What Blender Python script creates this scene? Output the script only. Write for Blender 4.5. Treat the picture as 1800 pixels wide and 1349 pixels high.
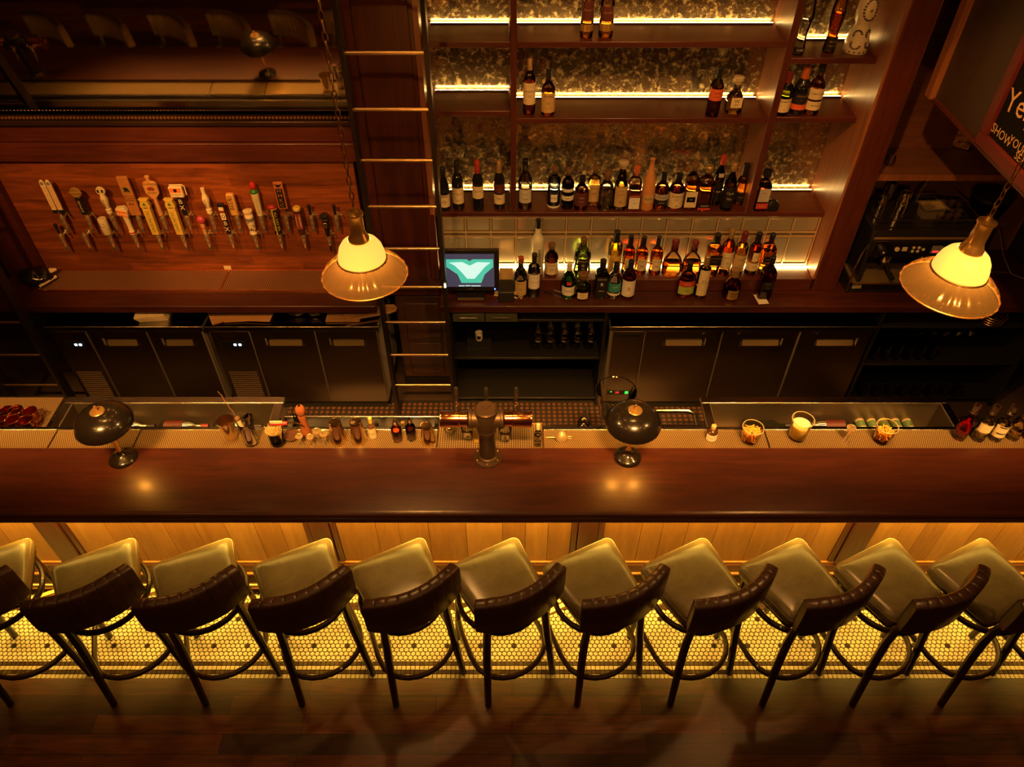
import bpy, bmesh, math, random
from mathutils import Vector, Matrix
random.seed(7)
D = bpy.data
for o in list(D.objects): D.objects.remove(o)
SC = bpy.context.scene
COL = SC.collection
PI = math.pi
# ---------------------------------------------------------------- camera
FOC, TH, CH = 1308.0, math.radians(44.2), 4.2          # focal length in px of a 1800 px wide frame, pitch below horizon, height
cd = D.cameras.new('camera'); cam = D.objects.new('camera', cd); COL.objects.link(cam)
cd.sensor_fit = 'HORIZONTAL'; cd.sensor_width = 36.0; cd.lens = 36.0 * FOC / 1800.0
cd.clip_start = 0.05; cd.clip_end = 60
cam.location = (0, 0, CH); cam.rotation_euler = (PI/2 - TH, 0, 0)
SC.camera = cam
# ---------------------------------------------------------------- world and exposure
w = D.worlds.new('world'); SC.world = w; w.use_nodes = True
bg = w.node_tree.nodes['Background']; bg.inputs[0].default_value = (1.0, 0.45, 0.16, 1); bg.inputs[1].default_value = 0.012
vs = SC.view_settings; vs.view_transform = 'Standard'; vs.look = 'None'; vs.gamma = 1; vs.use_curve_mapping = False; vs.exposure = 0.0
cy = SC.cycles
cy.max_bounces = 10; cy.diffuse_bounces = 3; cy.glossy_bounces = 5; cy.transmission_bounces = 8; cy.transparent_max_bounces = 16
cy.sample_clamp_indirect = 4.0; cy.caustics_reflective = False; cy.caustics_refractive = False; cy.use_denoising = True
# ---------------------------------------------------------------- ceiling lamps above the frame, added fill lights
def spot(name, loc, to, power, col, size=1.0, blend=0.6, rad=0.06):
    l = D.lights.new(name, 'SPOT'); l.energy = power; l.color = col; l.spot_size = size; l.spot_blend = blend; l.shadow_soft_size = rad
    o = D.objects.new(name, l); COL.objects.link(o); o.location = loc
    o.rotation_euler = (Vector(to) - Vector(loc)).to_track_quat('-Z', 'Y').to_euler(); return o
def area(name, loc, to, power, col, sx, sy):
    l = D.lights.new(name, 'AREA'); l.energy = power; l.color = col; l.shape = 'RECTANGLE'; l.size = sx; l.size_y = sy
    o = D.objects.new(name, l); COL.objects.link(o); o.location = loc
    o.rotation_euler = (Vector(to) - Vector(loc)).to_track_quat('-Z', 'Y').to_euler(); return o
WARM = (1.0, 0.42, 0.09)
ub = area('underbar_led_light', (0, 2.44, .966), (0, 2.40, 0), 104, (1.0, .545, .065), 11.6, .02); ub.data.spread = 1.75
spot('tap_wall_spotlight', (-2.7, 1.5, 4.3), (-2.6, 4.45, 1.62), 420, WARM, 0.50)
spot('tap_wall_spotlight', (-1.5, 1.5, 4.3), (-1.75, 4.45, 1.62), 420, WARM, 0.50)
def bulb_lamp(loc, power, rad=.10):
    l = D.lights.new('ceiling_lamp', 'POINT'); l.energy = power; l.color = WARM; l.shadow_soft_size = rad
    o = D.objects.new('ceiling_lamp', l); COL.objects.link(o); o.location = loc
for x_, y_, p_ in ((-3.4,.9,30), (-1.9,.3,25), (-.6,1.1,25), (.8,.3,20), (2.1,.9,15), (3.6,.3,9)): bulb_lamp((x_, y_, 5.0), p_)
for x_, p_ in ((-3.0,14), (-1.0,14), (1.0,12), (3.0,12)): bulb_lamp((x_, 3.3, 5.4), p_, .08)
spot('ladder_panel_spotlight', (-0.6, 2.6, 4.9), (-0.7, 4.3, 2.9), 30, WARM, 0.7)
spot('shelf_fill_spot', (0.7, 1.6, 5.2), (0.8, 4.3, 1.45), 330, (1.0, .45, .11), 0.75)  # unseen spot added so the bottle labels come out brighter
tr = area('track_light', (0, 3.16, 5.6), (0, 3.12, 0), 20, (1.0, .43, .08), 8.0, .35); tr.data.spread = .30
ft = area('front_fill_light', (0, .5, 4.9), (0, 2.98, 1.10), 46, (1.0, .44, .09), 7.0, .12); ft.data.spread = .26  # unseen fill, added to brighten front faces along the bar mats
spot('column_spotlight', (2.0, 2.0, 5.2), (2.3, 4.3, 2.6), 60, WARM, 0.7)
spot('alcove_fill_spot', (0.9, 2.2, 4.3), (2.85, 4.2, 1.25), 190, WARM, 0.62, rad=.03)  # unseen spot added to make the espresso machine visible

# ---------------------------------------------------------------- pixels of the 1800x1349 photograph to points in the room
CT, ST = math.cos(TH), math.sin(TH)
def ray(x, y):
    u, v = (x-900)/FOC, (y-674.5)/FOC
    return Vector((u, CT - v*ST, -ST - v*CT))
def atz(x, y, z):
    r = ray(x, y); return Vector((0, 0, CH)) + r*((z-CH)/r.z)
def aty(x, y, d):
    r = ray(x, y); return Vector((0, 0, CH)) + r*(d/r.y)
def pxm(Y, Z): return FOC/(Y*CT + (CH-Z)*ST)          # pixels per metre there

# ---------------------------------------------------------------- materials
MATS = {}
def node_mat(name):
    m = D.materials.new(name); m.use_nodes = True; nt = m.node_tree
    return m, nt, nt.nodes['Principled BSDF']
def rgba(c): return (c[0], c[1], c[2], 1)
def N(nt, t, **kw):
    n = nt.nodes.new(t)
    for k, v in kw.items():
        if isinstance(v, tuple) and k.startswith('i_'): n.inputs[int(k[2:])].default_value = v
        elif k.startswith('i_'): n.inputs[int(k[2:])].default_value = v
        else: setattr(n, k, v)
    return n
def coords(nt, scale=(1,1,1), rot=(0,0,0)):
    tc = N(nt, 'ShaderNodeTexCoord'); mp = N(nt, 'ShaderNodeMapping')
    mp.inputs['Scale'].default_value = scale; mp.inputs['Rotation'].default_value = rot
    nt.links.new(tc.outputs['Object'], mp.inputs[0]); return mp
def ramp(nt, fac, stops):
    r = N(nt, 'ShaderNodeValToRGB'); e = r.color_ramp.elements
    while len(e) < len(stops): e.new(0.5)
    for i, (p, c) in enumerate(stops): e[i].position = p; e[i].color = rgba(c)
    nt.links.new(fac, r.inputs[0]); return r
def noise(nt, mp, scale, detail=3, rough=.5, dist=0):
    n = N(nt, 'ShaderNodeTexNoise'); n.inputs['Scale'].default_value = scale; n.inputs['Detail'].default_value = detail
    n.inputs['Roughness'].default_value = rough; n.inputs['Distortion'].default_value = dist
    nt.links.new(mp.outputs[0], n.inputs['Vector']); return n
def bump(nt, b, h, strength, dist=.01):
    n = N(nt, 'ShaderNodeBump'); n.inputs['Strength'].default_value = strength; n.inputs['Distance'].default_value = dist
    nt.links.new(h, n.inputs['Height']); nt.links.new(n.outputs[0], b.inputs['Normal'])
def plain(name, col, rough=.5, metal=0.0, coat=0.0, spec=.5):
    if name in MATS: return MATS[name]
    m, nt, b = node_mat(name)
    b.inputs['Base Color'].default_value = rgba(col); b.inputs['Roughness'].default_value = rough; b.inputs['Metallic'].default_value = metal
    b.inputs['Coat Weight'].default_value = coat; b.inputs['Specular IOR Level'].default_value = spec
    if metal < .5 and rough > .2:
        mp = coords(nt); n = noise(nt, mp, 35, 3)
        r = ramp(nt, n.outputs[0], [(.3, tuple(x*.88 for x in col)), (.7, tuple(min(1, x*1.08) for x in col))])
        nt.links.new(r.outputs[0], b.inputs['Base Color'])
    MATS[name] = m; return m
def wood(name, dark, light, axis='x', rough=.35, coat=.25, fine=30, seams=0, stretch=14):
    m, nt, b = node_mat(name)
    s = {'x': (1, stretch, stretch), 'y': (stretch, 1, stretch), 'z': (stretch, stretch, 1)}[axis]
    mp = coords(nt, s); n1 = noise(nt, mp, 1.6, 5, .6, 1.2); n2 = noise(nt, mp, fine/6, 4, .7, .3)
    mx = N(nt, 'ShaderNodeMix', data_type='FLOAT'); mx.inputs[0].default_value = .4
    nt.links.new(n1.outputs[0], mx.inputs[2]); nt.links.new(n2.outputs[0], mx.inputs[3])
    mid = tuple((a+c)/2 for a, c in zip(dark, light))
    r = ramp(nt, mx.outputs[0], [(.3, dark), (.5, mid), (.7, light)])
    out = r.outputs[0]
    nt.links.new(out, b.inputs['Base Color'])
    b.inputs['Roughness'].default_value = rough; b.inputs['Coat Weight'].default_value = coat; b.inputs['Coat Roughness'].default_value = .2
    bump(nt, b, n2.outputs[0], .08, .004)
    return m
def block_wood(name, dark, light):
    m = wood(name, dark, light, 'x', .4, .15, 24, stretch=9); nt = m.node_tree; b = nt.nodes['Principled BSDF']
    tc = N(nt, 'ShaderNodeTexCoord'); sp = N(nt, 'ShaderNodeSeparateXYZ'); cb = N(nt, 'ShaderNodeCombineXYZ'); nt.links.new(tc.outputs['Object'], sp.inputs[0]); nt.links.new(sp.outputs[0], cb.inputs[0]); nt.links.new(sp.outputs[2], cb.inputs[1])
    k = N(nt, 'ShaderNodeTexBrick'); k.offset = .43; k.inputs['Scale'].default_value = 1; k.inputs['Brick Width'].default_value = .62; k.inputs['Row Height'].default_value = .062; k.inputs['Mortar Size'].default_value = .0006
    k.inputs['Color1'].default_value = (.55,.52,.5,1); k.inputs['Color2'].default_value = (1.15,1.12,1.1,1); k.inputs['Mortar'].default_value = (.3,.3,.3,1); nt.links.new(cb.outputs[0], k.inputs['Vector'])
    mx = N(nt, 'ShaderNodeMix', data_type='RGBA', blend_type='MULTIPLY'); mx.inputs[0].default_value = .75
    src = b.inputs['Base Color'].links[0].from_socket; nt.links.new(src, mx.inputs[6]); nt.links.new(k.outputs[0], mx.inputs[7]); nt.links.new(mx.outputs[2], b.inputs['Base Color']); return m
def steel(name, col=(.55,.52,.47), rough=.22, brush='x', strength=.12):
    m, nt, b = node_mat(name)
    b.inputs['Base Color'].default_value = rgba(col); b.inputs['Metallic'].default_value = 1; b.inputs['Roughness'].default_value = rough
    s = {'x': (3, 3, 700), 'z': (700, 3, 3), 'y': (700, 3, 3)}[brush]
    mp = coords(nt, s); n = noise(nt, mp, 1, 2); mp2 = coords(nt, (1.2, 1.2, 2.6)); n2 = noise(nt, mp2, 1.5, 1)
    a = N(nt, 'ShaderNodeMath', operation='MULTIPLY_ADD'); a.inputs[1].default_value = 12.0
    nt.links.new(n2.outputs[0], a.inputs[0]); nt.links.new(n.outputs[0], a.inputs[2])
    bump(nt, b, a.outputs[0], strength, .004)
    if brush == 'x':
        b.inputs['Anisotropic'].default_value = .96; tg = N(nt, 'ShaderNodeTangent', direction_type='UV_MAP'); nt.links.new(tg.outputs[0], b.inputs['Tangent'])
    return m
def emis(name, col, s):
    m, nt, b = node_mat(name)
    b.inputs['Base Color'].default_value = rgba(col); b.inputs['Emission Color'].default_value = rgba(col); b.inputs['Emission Strength'].default_value = s
    return m
def glass(name, tint=(1,1,1), refl=1.0, rough=.02):
    """thin-walled glass: see-through tinted sheet with a clear reflection"""
    if name in MATS: return MATS[name]
    m = D.materials.new(name); m.use_nodes = True; nt = m.node_tree
    out = nt.nodes['Material Output']; nt.nodes.remove(nt.nodes['Principled BSDF'])
    t = N(nt, 'ShaderNodeBsdfTransparent'); t.inputs[0].default_value = rgba(tint)
    g = N(nt, 'ShaderNodeBsdfAnisotropic'); g.inputs[0].default_value = (1, 1, 1, 1); g.inputs[1].default_value = rough
    f = N(nt, 'ShaderNodeLayerWeight'); f.inputs[0].default_value = .32 * refl
    mx = N(nt, 'ShaderNodeMixShader')
    nt.links.new(f.outputs['Fresnel'], mx.inputs[0]); nt.links.new(t.outputs[0], mx.inputs[1]); nt.links.new(g.outputs[0], mx.inputs[2])
    nt.links.new(mx.outputs[0], out.inputs[0]); MATS[name] = m; return m
def ribbed(name):
    m = D.materials.new(name); m.use_nodes = True; nt = m.node_tree
    out = nt.nodes['Material Output']; nt.nodes.remove(nt.nodes['Principled BSDF'])
    t = N(nt, 'ShaderNodeBsdfTransparent'); t.inputs[0].default_value = (.58,.40,.20,1)
    tr = N(nt, 'ShaderNodeBsdfTranslucent'); tr.inputs[0].default_value = (.80,.45,.14,1)
    g = N(nt, 'ShaderNodeBsdfAnisotropic'); g.inputs[0].default_value = (.95,.72,.42,1); g.inputs[1].default_value = .16
    a = N(nt, 'ShaderNodeMixShader'); a.inputs[0].default_value = .03; b = N(nt, 'ShaderNodeMixShader')
    f = N(nt, 'ShaderNodeLayerWeight'); f.inputs[0].default_value = .36
    nt.links.new(t.outputs[0], a.inputs[1]); nt.links.new(tr.outputs[0], a.inputs[2]); nt.links.new(f.outputs['Fresnel'], b.inputs[0])
    nt.links.new(a.outputs[0], b.inputs[1]); nt.links.new(g.outputs[0], b.inputs[2]); nt.links.new(b.outputs[0], out.inputs[0]); return m
def liquid(name, col, rough=0.0, ior=1.16):
    if name in MATS: return MATS[name]
    m, nt, b = node_mat(name)
    b.inputs['Base Color'].default_value = rgba(col); b.inputs['Roughness'].default_value = rough
    b.inputs['Transmission Weight'].default_value = 1; b.inputs['IOR'].default_value = ior
    MATS[name] = m; return m
def milky(name, col, rough=.4, radius=.03):
    if name in MATS: return MATS[name]
    m = plain(name, col, .19); b = m.node_tree.nodes['Principled BSDF']; b.inputs['Roughness'].default_value = rough
    b.inputs['Subsurface Weight'].default_value = 1.0; b.inputs['Subsurface Radius'].default_value = (1, .6, .25); b.inputs['Subsurface Scale'].default_value = radius; return m
def perforated(name, pitch, hole, base, rough=.3, square=False, axis='xy'):
    m, nt, b = node_mat(name)
    tc = N(nt, 'ShaderNodeTexCoord'); sp = N(nt, 'ShaderNodeSeparateXYZ'); nt.links.new(tc.outputs['Object'], sp.inputs[0])
    def mth(op, a, c=None, d=None):
        n = N(nt, 'ShaderNodeMath', operation=op)
        for i, v in enumerate((a, c, d)):
            if v is None: continue
            if isinstance(v, (int, float)): n.inputs[i].default_value = v
            else: nt.links.new(v, n.inputs[i])
        return n.outputs[0]
    px_ = pitch; py_ = pitch if square else pitch*.866
    yy = mth('DIVIDE', sp.outputs['XYZ'.index(axis[1].upper())], py_)
    row = mth('FLOOR', yy); fy = mth('SUBTRACT', mth('SUBTRACT', yy, row), .5)
    xx = mth('DIVIDE', sp.outputs['XYZ'.index(axis[0].upper())], px_)
    if not square: xx = mth('ADD', xx, mth('MULTIPLY', mth('MODULO', row, 2), .5))
    fx = mth('SUBTRACT', mth('SUBTRACT', xx, mth('FLOOR', xx)), .5)
    fx = mth('MULTIPLY', fx, px_); fy = mth('MULTIPLY', fy, py_)
    if square: d = mth('MAXIMUM', mth('ABSOLUTE', fx), mth('ABSOLUTE', fy))
    else: d = mth('SQRT', mth('ADD', mth('MULTIPLY', fx, fx), mth('MULTIPLY', fy, fy)))
    h = mth('LESS_THAN', d, hole)
    mx = N(nt, 'ShaderNodeMix', data_type='RGBA'); nt.links.new(h, mx.inputs[0]); mx.inputs[6].default_value = rgba(base); mx.inputs[7].default_value = (.008, .006, .004, 1)
    nt.links.new(mx.outputs[2], b.inputs['Base Color'])
    nt.links.new(mth('MULTIPLY', mth('SUBTRACT', 1.0, h), .55), b.inputs['Metallic']); nt.links.new(mth('MULTIPLY_ADD', h, .5, rough), b.inputs['Roughness'])
    return m
def leather(name, dark, light, rough, scale=9):
    m, nt, b = node_mat(name); mp = coords(nt); n = noise(nt, mp, scale, 6, .6, .4)
    r = ramp(nt, n.outputs[0], [(.32, dark), (.68, light)]); nt.links.new(r.outputs[0], b.inputs['Base Color'])
    b.inputs['Roughness'].default_value = rough; n2 = noise(nt, mp, 160, 3); bump(nt, b, n2.outputs[0], .06, .002); return m
def antique(name, clear=.5):
    m, nt, b = node_mat(name); mp = coords(nt)
    n = noise(nt, mp, 22, 9, .76, .2)
    v = N(nt, 'ShaderNodeTexVoronoi', feature='SMOOTH_F1'); v.inputs['Scale'].default_value = 44
    nt.links.new(mp.outputs[0], v.inputs['Vector'])
    a = N(nt, 'ShaderNodeMath', operation='MULTIPLY_ADD'); a.inputs[1].default_value = -.26
    nt.links.new(v.outputs[0], a.inputs[0]); nt.links.new(n.outputs[0], a.inputs[2])
    c = ramp(nt, a.outputs[0], [(.18, (.60,.45,.21)), (.28, (.46,.33,.15)), (.38, (.34,.26,.15)), (.52, (.48,.37,.24))])
    k = ramp(nt, a.outputs[0], [(.20, (.35,)*3), (.32, (.62,)*3), (.46, (.92,)*3)])
    r = ramp(nt, a.outputs[0], [(.20, (.42,)*3), (.34, (.22,)*3), (.48, (.07,)*3)])
    nt.links.new(c.outputs[0], b.inputs['Base Color']); nt.links.new(r.outputs[0], b.inputs['Roughness']); nt.links.new(k.outputs[0], b.inputs['Metallic'])
    return m

M = dict(
 bartop=wood('mahogany_bartop', (.026,.0055,.003), (.090,.019,.008), 'x', .41, .2, 30, stretch=10),
 mahog=wood('dark_mahogany', (.045,.009,.005), (.125,.027,.012), 'x', .35, .2),
 mahogz=wood('dark_mahogany_upright', (.045,.009,.005), (.125,.027,.012), 'z', .35, .2),
 walnut=wood('brown_walnut_side', (.16,.055,.022), (.40,.15,.06), 'z', .38, .2),
 tapwood=block_wood('tap_wall_planks', (.075,.016,.005), (.40,.105,.026)),
 plank=wood('bar_front_planks', (.26,.105,.022), (.44,.20,.05), 'z', .45, .1, 30, stretch=7),
 plank2=wood('bar_front_planks_pale', (.34,.15,.035), (.54,.27,.08), 'z', .45, .1, 30, stretch=7),
 alcove=wood('alcove_panelling', (.12,.045,.018), (.26,.1,.04), 'x', .4, .15),
 oak=wood('chopping_board_wood', (.4,.2,.08), (.6,.33,.14), 'x', .5, 0),
 steel=steel('brushed_steel'), steelz=steel('brushed_steel_door', (.40,.35,.28), .36, 'x', .05),
 tinmetal=plain('shaker_tin', (.86,.68,.42), .15, 1), tapmetal=plain('warm_chrome', (.92,.76,.48), .24, .86), chrome=plain('chrome', (.88,.82,.70), .13, 1), brass=plain('brass', (.90,.55,.19), .30, .85), dbrass=plain('aged_brass', (.55,.34,.14), .35, 1),
 copper=plain('copper', (.95,.42,.18), .16, 1), iron=plain('black_iron', (.045,.03,.02), .42, .6), bronze=plain('dark_bronze', (.085,.052,.030), .42, .6),
 lamp=plain('black_lacquer', (.012,.009,.007), .22, 0, .6), black=plain('black_plastic', (.012,.011,.010), .4), rubber=plain('black_rubber', (.02,.017,.014), .55),
 rung=plain('ladder_rung_steel', (.75,.52,.28), .3, 1), white=plain('white_paint', (.82,.78,.68), .45), cream=plain('cream_paint', (.80,.66,.40), .45),
 paper=plain('paper', (.85,.80,.68), .7), ink=plain('black_ink', (.012,.010,.010), .5), red=plain('red_paint', (.62,.03,.02), .4), green=plain('green_paint', (.03,.20,.04), .4),
 teal=plain('teal_paint', (.03,.16,.16), .4), yellow=plain('yellow_paint', (.80,.55,.08), .4), orange=plain('orange_paint', (.85,.22,.05), .4), gold=plain('gold_paint', (.75,.48,.14), .35, .7),
 grey=plain('grey_paint', (.22,.2,.2), .5), pink=plain('pink_paint', (.45,.05,.10), .35), gstop=plain('glass_stopper', (.55,.45,.28), .08, 0, .5), kraft=plain('kraft_card', (.50,.26,.10), .7), cork=plain('cork', (.17,.085,.035), .75),
 seat=leather('taupe_seat_leather', (.15,.118,.060), (.215,.17,.09), .27), back=leather('dark_brown_leather', (.036,.017,.010), (.070,.033,.018), .36, 14),
 stoolwood=plain('ebonised_wood', (.028,.012,.007), .38, 0, .15),
 led=emis('shelf_led', (1.0,.64,.20), 46.0), bled=emis('underbar_led', (1.0,.58,.08), 20.0), opal=emis('lit_opal_glass', (1.0,.60,.10), 1.06), bulb=emis('lamp_bulb', (1.0,.38,.04), 120.0),
 antique=antique('antique_mirror'), mirror=plain('plain_mirror', (.62,.58,.52), .03, 1),
 mat=perforated('perforated_steel', .0115, .0036, (.46,.31,.125), .36), grid=perforated('square_hole_steel', .0125, .0040, (.46,.32,.14), .34, True),
 drain=perforated('perforated_drain_steel', .0115, .0036, (.26,.16,.07), .34),
 tray=perforated('tap_tray_copper', .0135, .0042, (.50,.24,.12), .38, True),
 dimglass=glass('dim_cabinet_glass', (.72,.70,.66), .45, .06), clear=glass('clear_glass', (.96,.97,.95)), skirt=ribbed('ribbed_pendant_glass'),
)
# ---------------------------------------------------------------- geometry helpers
class G:
    """collects shapes into one mesh"""
    def __init__(s): s.v = []; s.f = []; s.mi = []; s.cur = 0
    def add(s, vs, fs):
        o = len(s.v); s.v += [tuple(v) for v in vs]
        for f in fs: s.f.append(tuple(i+o for i in f)); s.mi.append(s.cur)
        return s
    def box(s, x0, x1, y0, y1, z0, z1):
        return s.add([(x0,y0,z0),(x1,y0,z0),(x1,y1,z0),(x0,y1,z0),(x0,y0,z1),(x1,y0,z1),(x1,y1,z1),(x0,y1,z1)],
              [(3,2,1,0),(4,5,6,7),(0,1,5,4),(1,2,6,5),(2,3,7,6),(3,0,4,7)])
    def bar(s, p, q, wx, wy, up=(0,0,1)):
        """rectangular bar from p to q"""
        p, q = Vector(p), Vector(q); d = (q-p).normalized(); a = d.cross(Vector(up))
        if a.length < 1e-4: a = d.cross(Vector((0,1,0)))
        a.normalize(); b = a.cross(d); v = []
        for c in (p, q):
            for i, j in ((-1,-1),(1,-1),(1,1),(-1,1)): v.append(c + a*i*wx/2 + b*j*wy/2)
        return s.add(v, [(3,2,1,0),(4,5,6,7),(0,1,5,4),(1,2,6,5),(2,3,7,6),(3,0,4,7)])
    def lathe(s, prof, n=24, c=(0,0,0), sx=1, sy=1, axis='z'):
        """prof: (radius, height) list; closed at the ends where radius is 0"""
        v = []; f = []; k = len(prof)
        for r, h in prof:
            for i in range(n):
                a = 2*PI*i/n; x, y, z = r*math.cos(a)*sx, r*math.sin(a)*sy, h
                if axis == 'x': x, y, z = z, x, y
                elif axis == 'y': x, y, z = x, z, -y
                v.append((x+c[0], y+c[1], z+c[2]))
        for j in range(k-1):
            for i in range(n):
                i2 = (i+1) % n; f.append((j*n+i, j*n+i2, (j+1)*n+i2, (j+1)*n+i))
        if prof[0][0] > 1e-6: f.append(tuple(range(n-1, -1, -1)))
        if prof[-1][0] > 1e-6: f.append(tuple((k-1)*n+i for i in range(n)))
        return s.add(v, f)
    def shell(s, prof, n=24, c=(0,0,0), sx=1, sy=1):
        """open surface of revolution, no end caps"""
        v = []; f = []
        for r, h in prof:
            for i in range(n):
                a = 2*PI*i/n; v.append((r*math.cos(a)*sx+c[0], r*math.sin(a)*sy+c[1], h+c[2]))
        for j in range(len(prof)-1):
            for i in range(n):
                i2 = (i+1) % n; f.append((j*n+i, j*n+i2, (j+1)*n+i2, (j+1)*n+i))
        return s.add(v, f)
    def rod(s, p, q, r, r2=None, n=12):
        return s.tube([p, q], r if r2 is None else [r, r2], n)
    def tube(s, pts, r, n=10, closed=False, flat=1.0):
        pts = [Vector(p) for p in pts]; k = len(pts); rr = r if isinstance(r, (list, tuple)) else [r]*k
        v = []; f = []; prev = None
        for i, p in enumerate(pts):
            if closed: t = pts[(i+1) % k] - pts[i-1]
            else: t = pts[min(i+1, k-1)] - pts[max(i-1, 0)]
            t.normalize()
            if prev is None:
                a = t.cross(Vector((0,0,1)))
                if a.length < 1e-3: a = t.cross(Vector((0,1,0)))
            else: a = prev - t*prev.dot(t)
            a.normalize(); b = t.cross(a); prev = a
            for j in range(n):
                th = 2*PI*j/n; v.append(p + a*math.cos(th)*rr[i] + b*math.sin(th)*rr[i]*flat)
        m = k if closed else k-1
        for i in range(m):
            i2 = (i+1) % k
            for j in range(n):
                j2 = (j+1) % n; f.append((i*n+j, i*n+j2, i2*n+j2, i2*n+j))
        if not closed: f.append(tuple(range(n-1,-1,-1))); f.append(tuple((k-1)*n+j for j in range(n)))
        return s.add(v, f)
    def prism(s, poly, a, b, axis='y'):
        """2D outline swept along axis; outline coords are the other two axes in order (x,z for y; y,z for x; x,y for z)"""
        def P(u, w, t): return {'y': (u,t,w), 'x': (t,u,w), 'z': (u,w,t)}[axis]
        n = len(poly); v = [P(u, w, a) for u, w in poly] + [P(u, w, b) for u, w in poly]
        f = [tuple(range(n-1,-1,-1)), tuple(range(n, 2*n))] + [(i, (i+1) % n, n+(i+1) % n, n+i) for i in range(n)]
        return s.add(v, f)
    def loft(s, rings, cap=True):
        n = len(rings[0]); v = [p for r in rings for p in r]; f = []
        for j in range(len(rings)-1):
            for i in range(n): i2 = (i+1) % n; f.append((j*n+i, j*n+i2, (j+1)*n+i2, (j+1)*n+i))
        if cap: f.append(tuple(range(n-1,-1,-1))); f.append(tuple((len(rings)-1)*n+i for i in range(n)))
        return s.add(v, f)
    def ball(s, c, r, n=14, m=8, sx=1, sy=1, sz=1):
        prof = [(r*math.sin(PI*i/m), -r*math.cos(PI*i/m)*sz) for i in range(m+1)]
        prof[0] = (0, prof[0][1]); prof[-1] = (0, prof[-1][1])
        return s.lathe(prof, n, c, sx, sy)
    def patch(s, r, z0, z1, a0, a1, n=10, c=(0,0), sq=None, t=.0006):
        """curved label on a cylinder of radius r; angles measured from the front (-y)"""
        v = []; f = []
        for z in (z0, z1):
            for i in range(n+1):
                a = a0 + (a1-a0)*i/n; v.append((c[0]+math.sin(a)*(r+t), c[1]-math.cos(a)*(r+t), z))
        for i in range(n): f.append((i, i+1, n+2+i, n+1+i))
        return s.add(v, f)
    def text(s, t, size, o, right=(1,0,0), up=(0,0,1), sx=1.0, center=True):
        vs, fs = text2d(t); R, U, O = Vector(right), Vector(up), Vector(o)
        s.add([O + R*(x*size*sx) + U*(y*size) for x, y in vs], fs); return s
    def ctext(s, t, size, r, z, sx=1.0, off=.0014, a0=0.0):
        vs, fs = text2d(t); R = r + off
        s.add([(math.sin(a0+x*size*sx/R)*R, -math.cos(a0+x*size*sx/R)*R, z + y*size) for x, y in vs], fs); return s
    def build(s, name, mat, parent=None, loc=(0,0,0), rot=(0,0,0), smooth=40, bevel=0, sub=0, seg=2):
        me = D.meshes.new(name); me.from_pydata(s.v, [], s.f)
        for m in (mat if isinstance(mat, (list, tuple)) else [mat]): me.materials.append(m)
        if len(me.materials) > 1: me.polygons.foreach_set('material_index', s.mi)
        if any(m in (M['steel'], M['steelz']) for m in me.materials):
            uv = me.uv_layers.new(name='brush'); 
            for l in me.loops: c = me.vertices[l.vertex_index].co; uv.data[l.index].uv = (c.x + c.y*.3, c.z + c.y)
        bm = bmesh.new(); bm.from_mesh(me); bmesh.ops.recalc_face_normals(bm, faces=bm.faces); bm.to_mesh(me); bm.free()
        if smooth:
            me.polygons.foreach_set('use_smooth', [True]*len(me.polygons)); me.set_sharp_from_angle(angle=math.radians(smooth))
        o = D.objects.new(name, me); COL.objects.link(o); o.location = loc; o.rotation_euler = rot
        if parent: o.parent = parent
        if bevel:
            b = o.modifiers.new('bevel', 'BEVEL'); b.width = bevel; b.segments = seg; b.limit_method = 'ANGLE'; b.angle_limit = math.radians(35)
        if sub:
            b = o.modifiers.new('smooth', 'SUBSURF'); b.levels = sub; b.render_levels = sub
        return o
TXT = {}
def text2d(t):
    """flat outline of a line of writing, centred, capital height about 0.7"""
    if t in TXT: return TXT[t]
    c = D.curves.new('writing', 'FONT'); c.body = t; c.resolution_u = 2; c.fill_mode = 'FRONT'; c.align_x = 'CENTER'; c.align_y = 'CENTER'
    o = D.objects.new('writing', c); me = D.meshes.new_from_object(o)
    r = ([(v.co.x, v.co.y) for v in me.vertices], [tuple(p.vertices) for p in me.polygons])
    D.objects.remove(o); D.curves.remove(c); D.meshes.remove(me); TXT[t] = r; return r
def tag(o, label, cat, group=None, kind=None):
    o['label'] = label; o['category'] = cat
    if group: o['group'] = group
    if kind: o['kind'] = kind
    return o
def thing(name, label, cat, loc=(0,0,0), rz=0, group=None, kind=None):
    o = D.objects.new(name, None); COL.objects.link(o); o.location = loc; o.rotation_euler = (0,0,rz); o.empty_display_size = .05
    return tag(o, label, cat, group, kind)
def structure(o): o['kind'] = 'structure'; return o
KIDS = {}
def copy_tree(o, loc=None, rz=None, label=None, parent=None, kids=None):
    if kids is None:
        kids = {}
        for c in D.objects:
            if c.parent: kids.setdefault(c.parent, []).append(c)
    n = o.copy(); COL.objects.link(n)
    if parent: n.parent = parent
    if loc is not None: n.location = loc
    if rz is not None: n.rotation_euler = (0,0,rz)
    if label: n['label'] = label
    for c in kids.get(o, []): copy_tree(c, parent=n, kids=kids)
    return n
def plate(name, x0, x1, y0, y1, z0, z1, mat, bevel=0, parent=None):
    return G().box(x0,x1,y0,y1,z0,z1).build(name, mat, parent, bevel=bevel)
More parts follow.
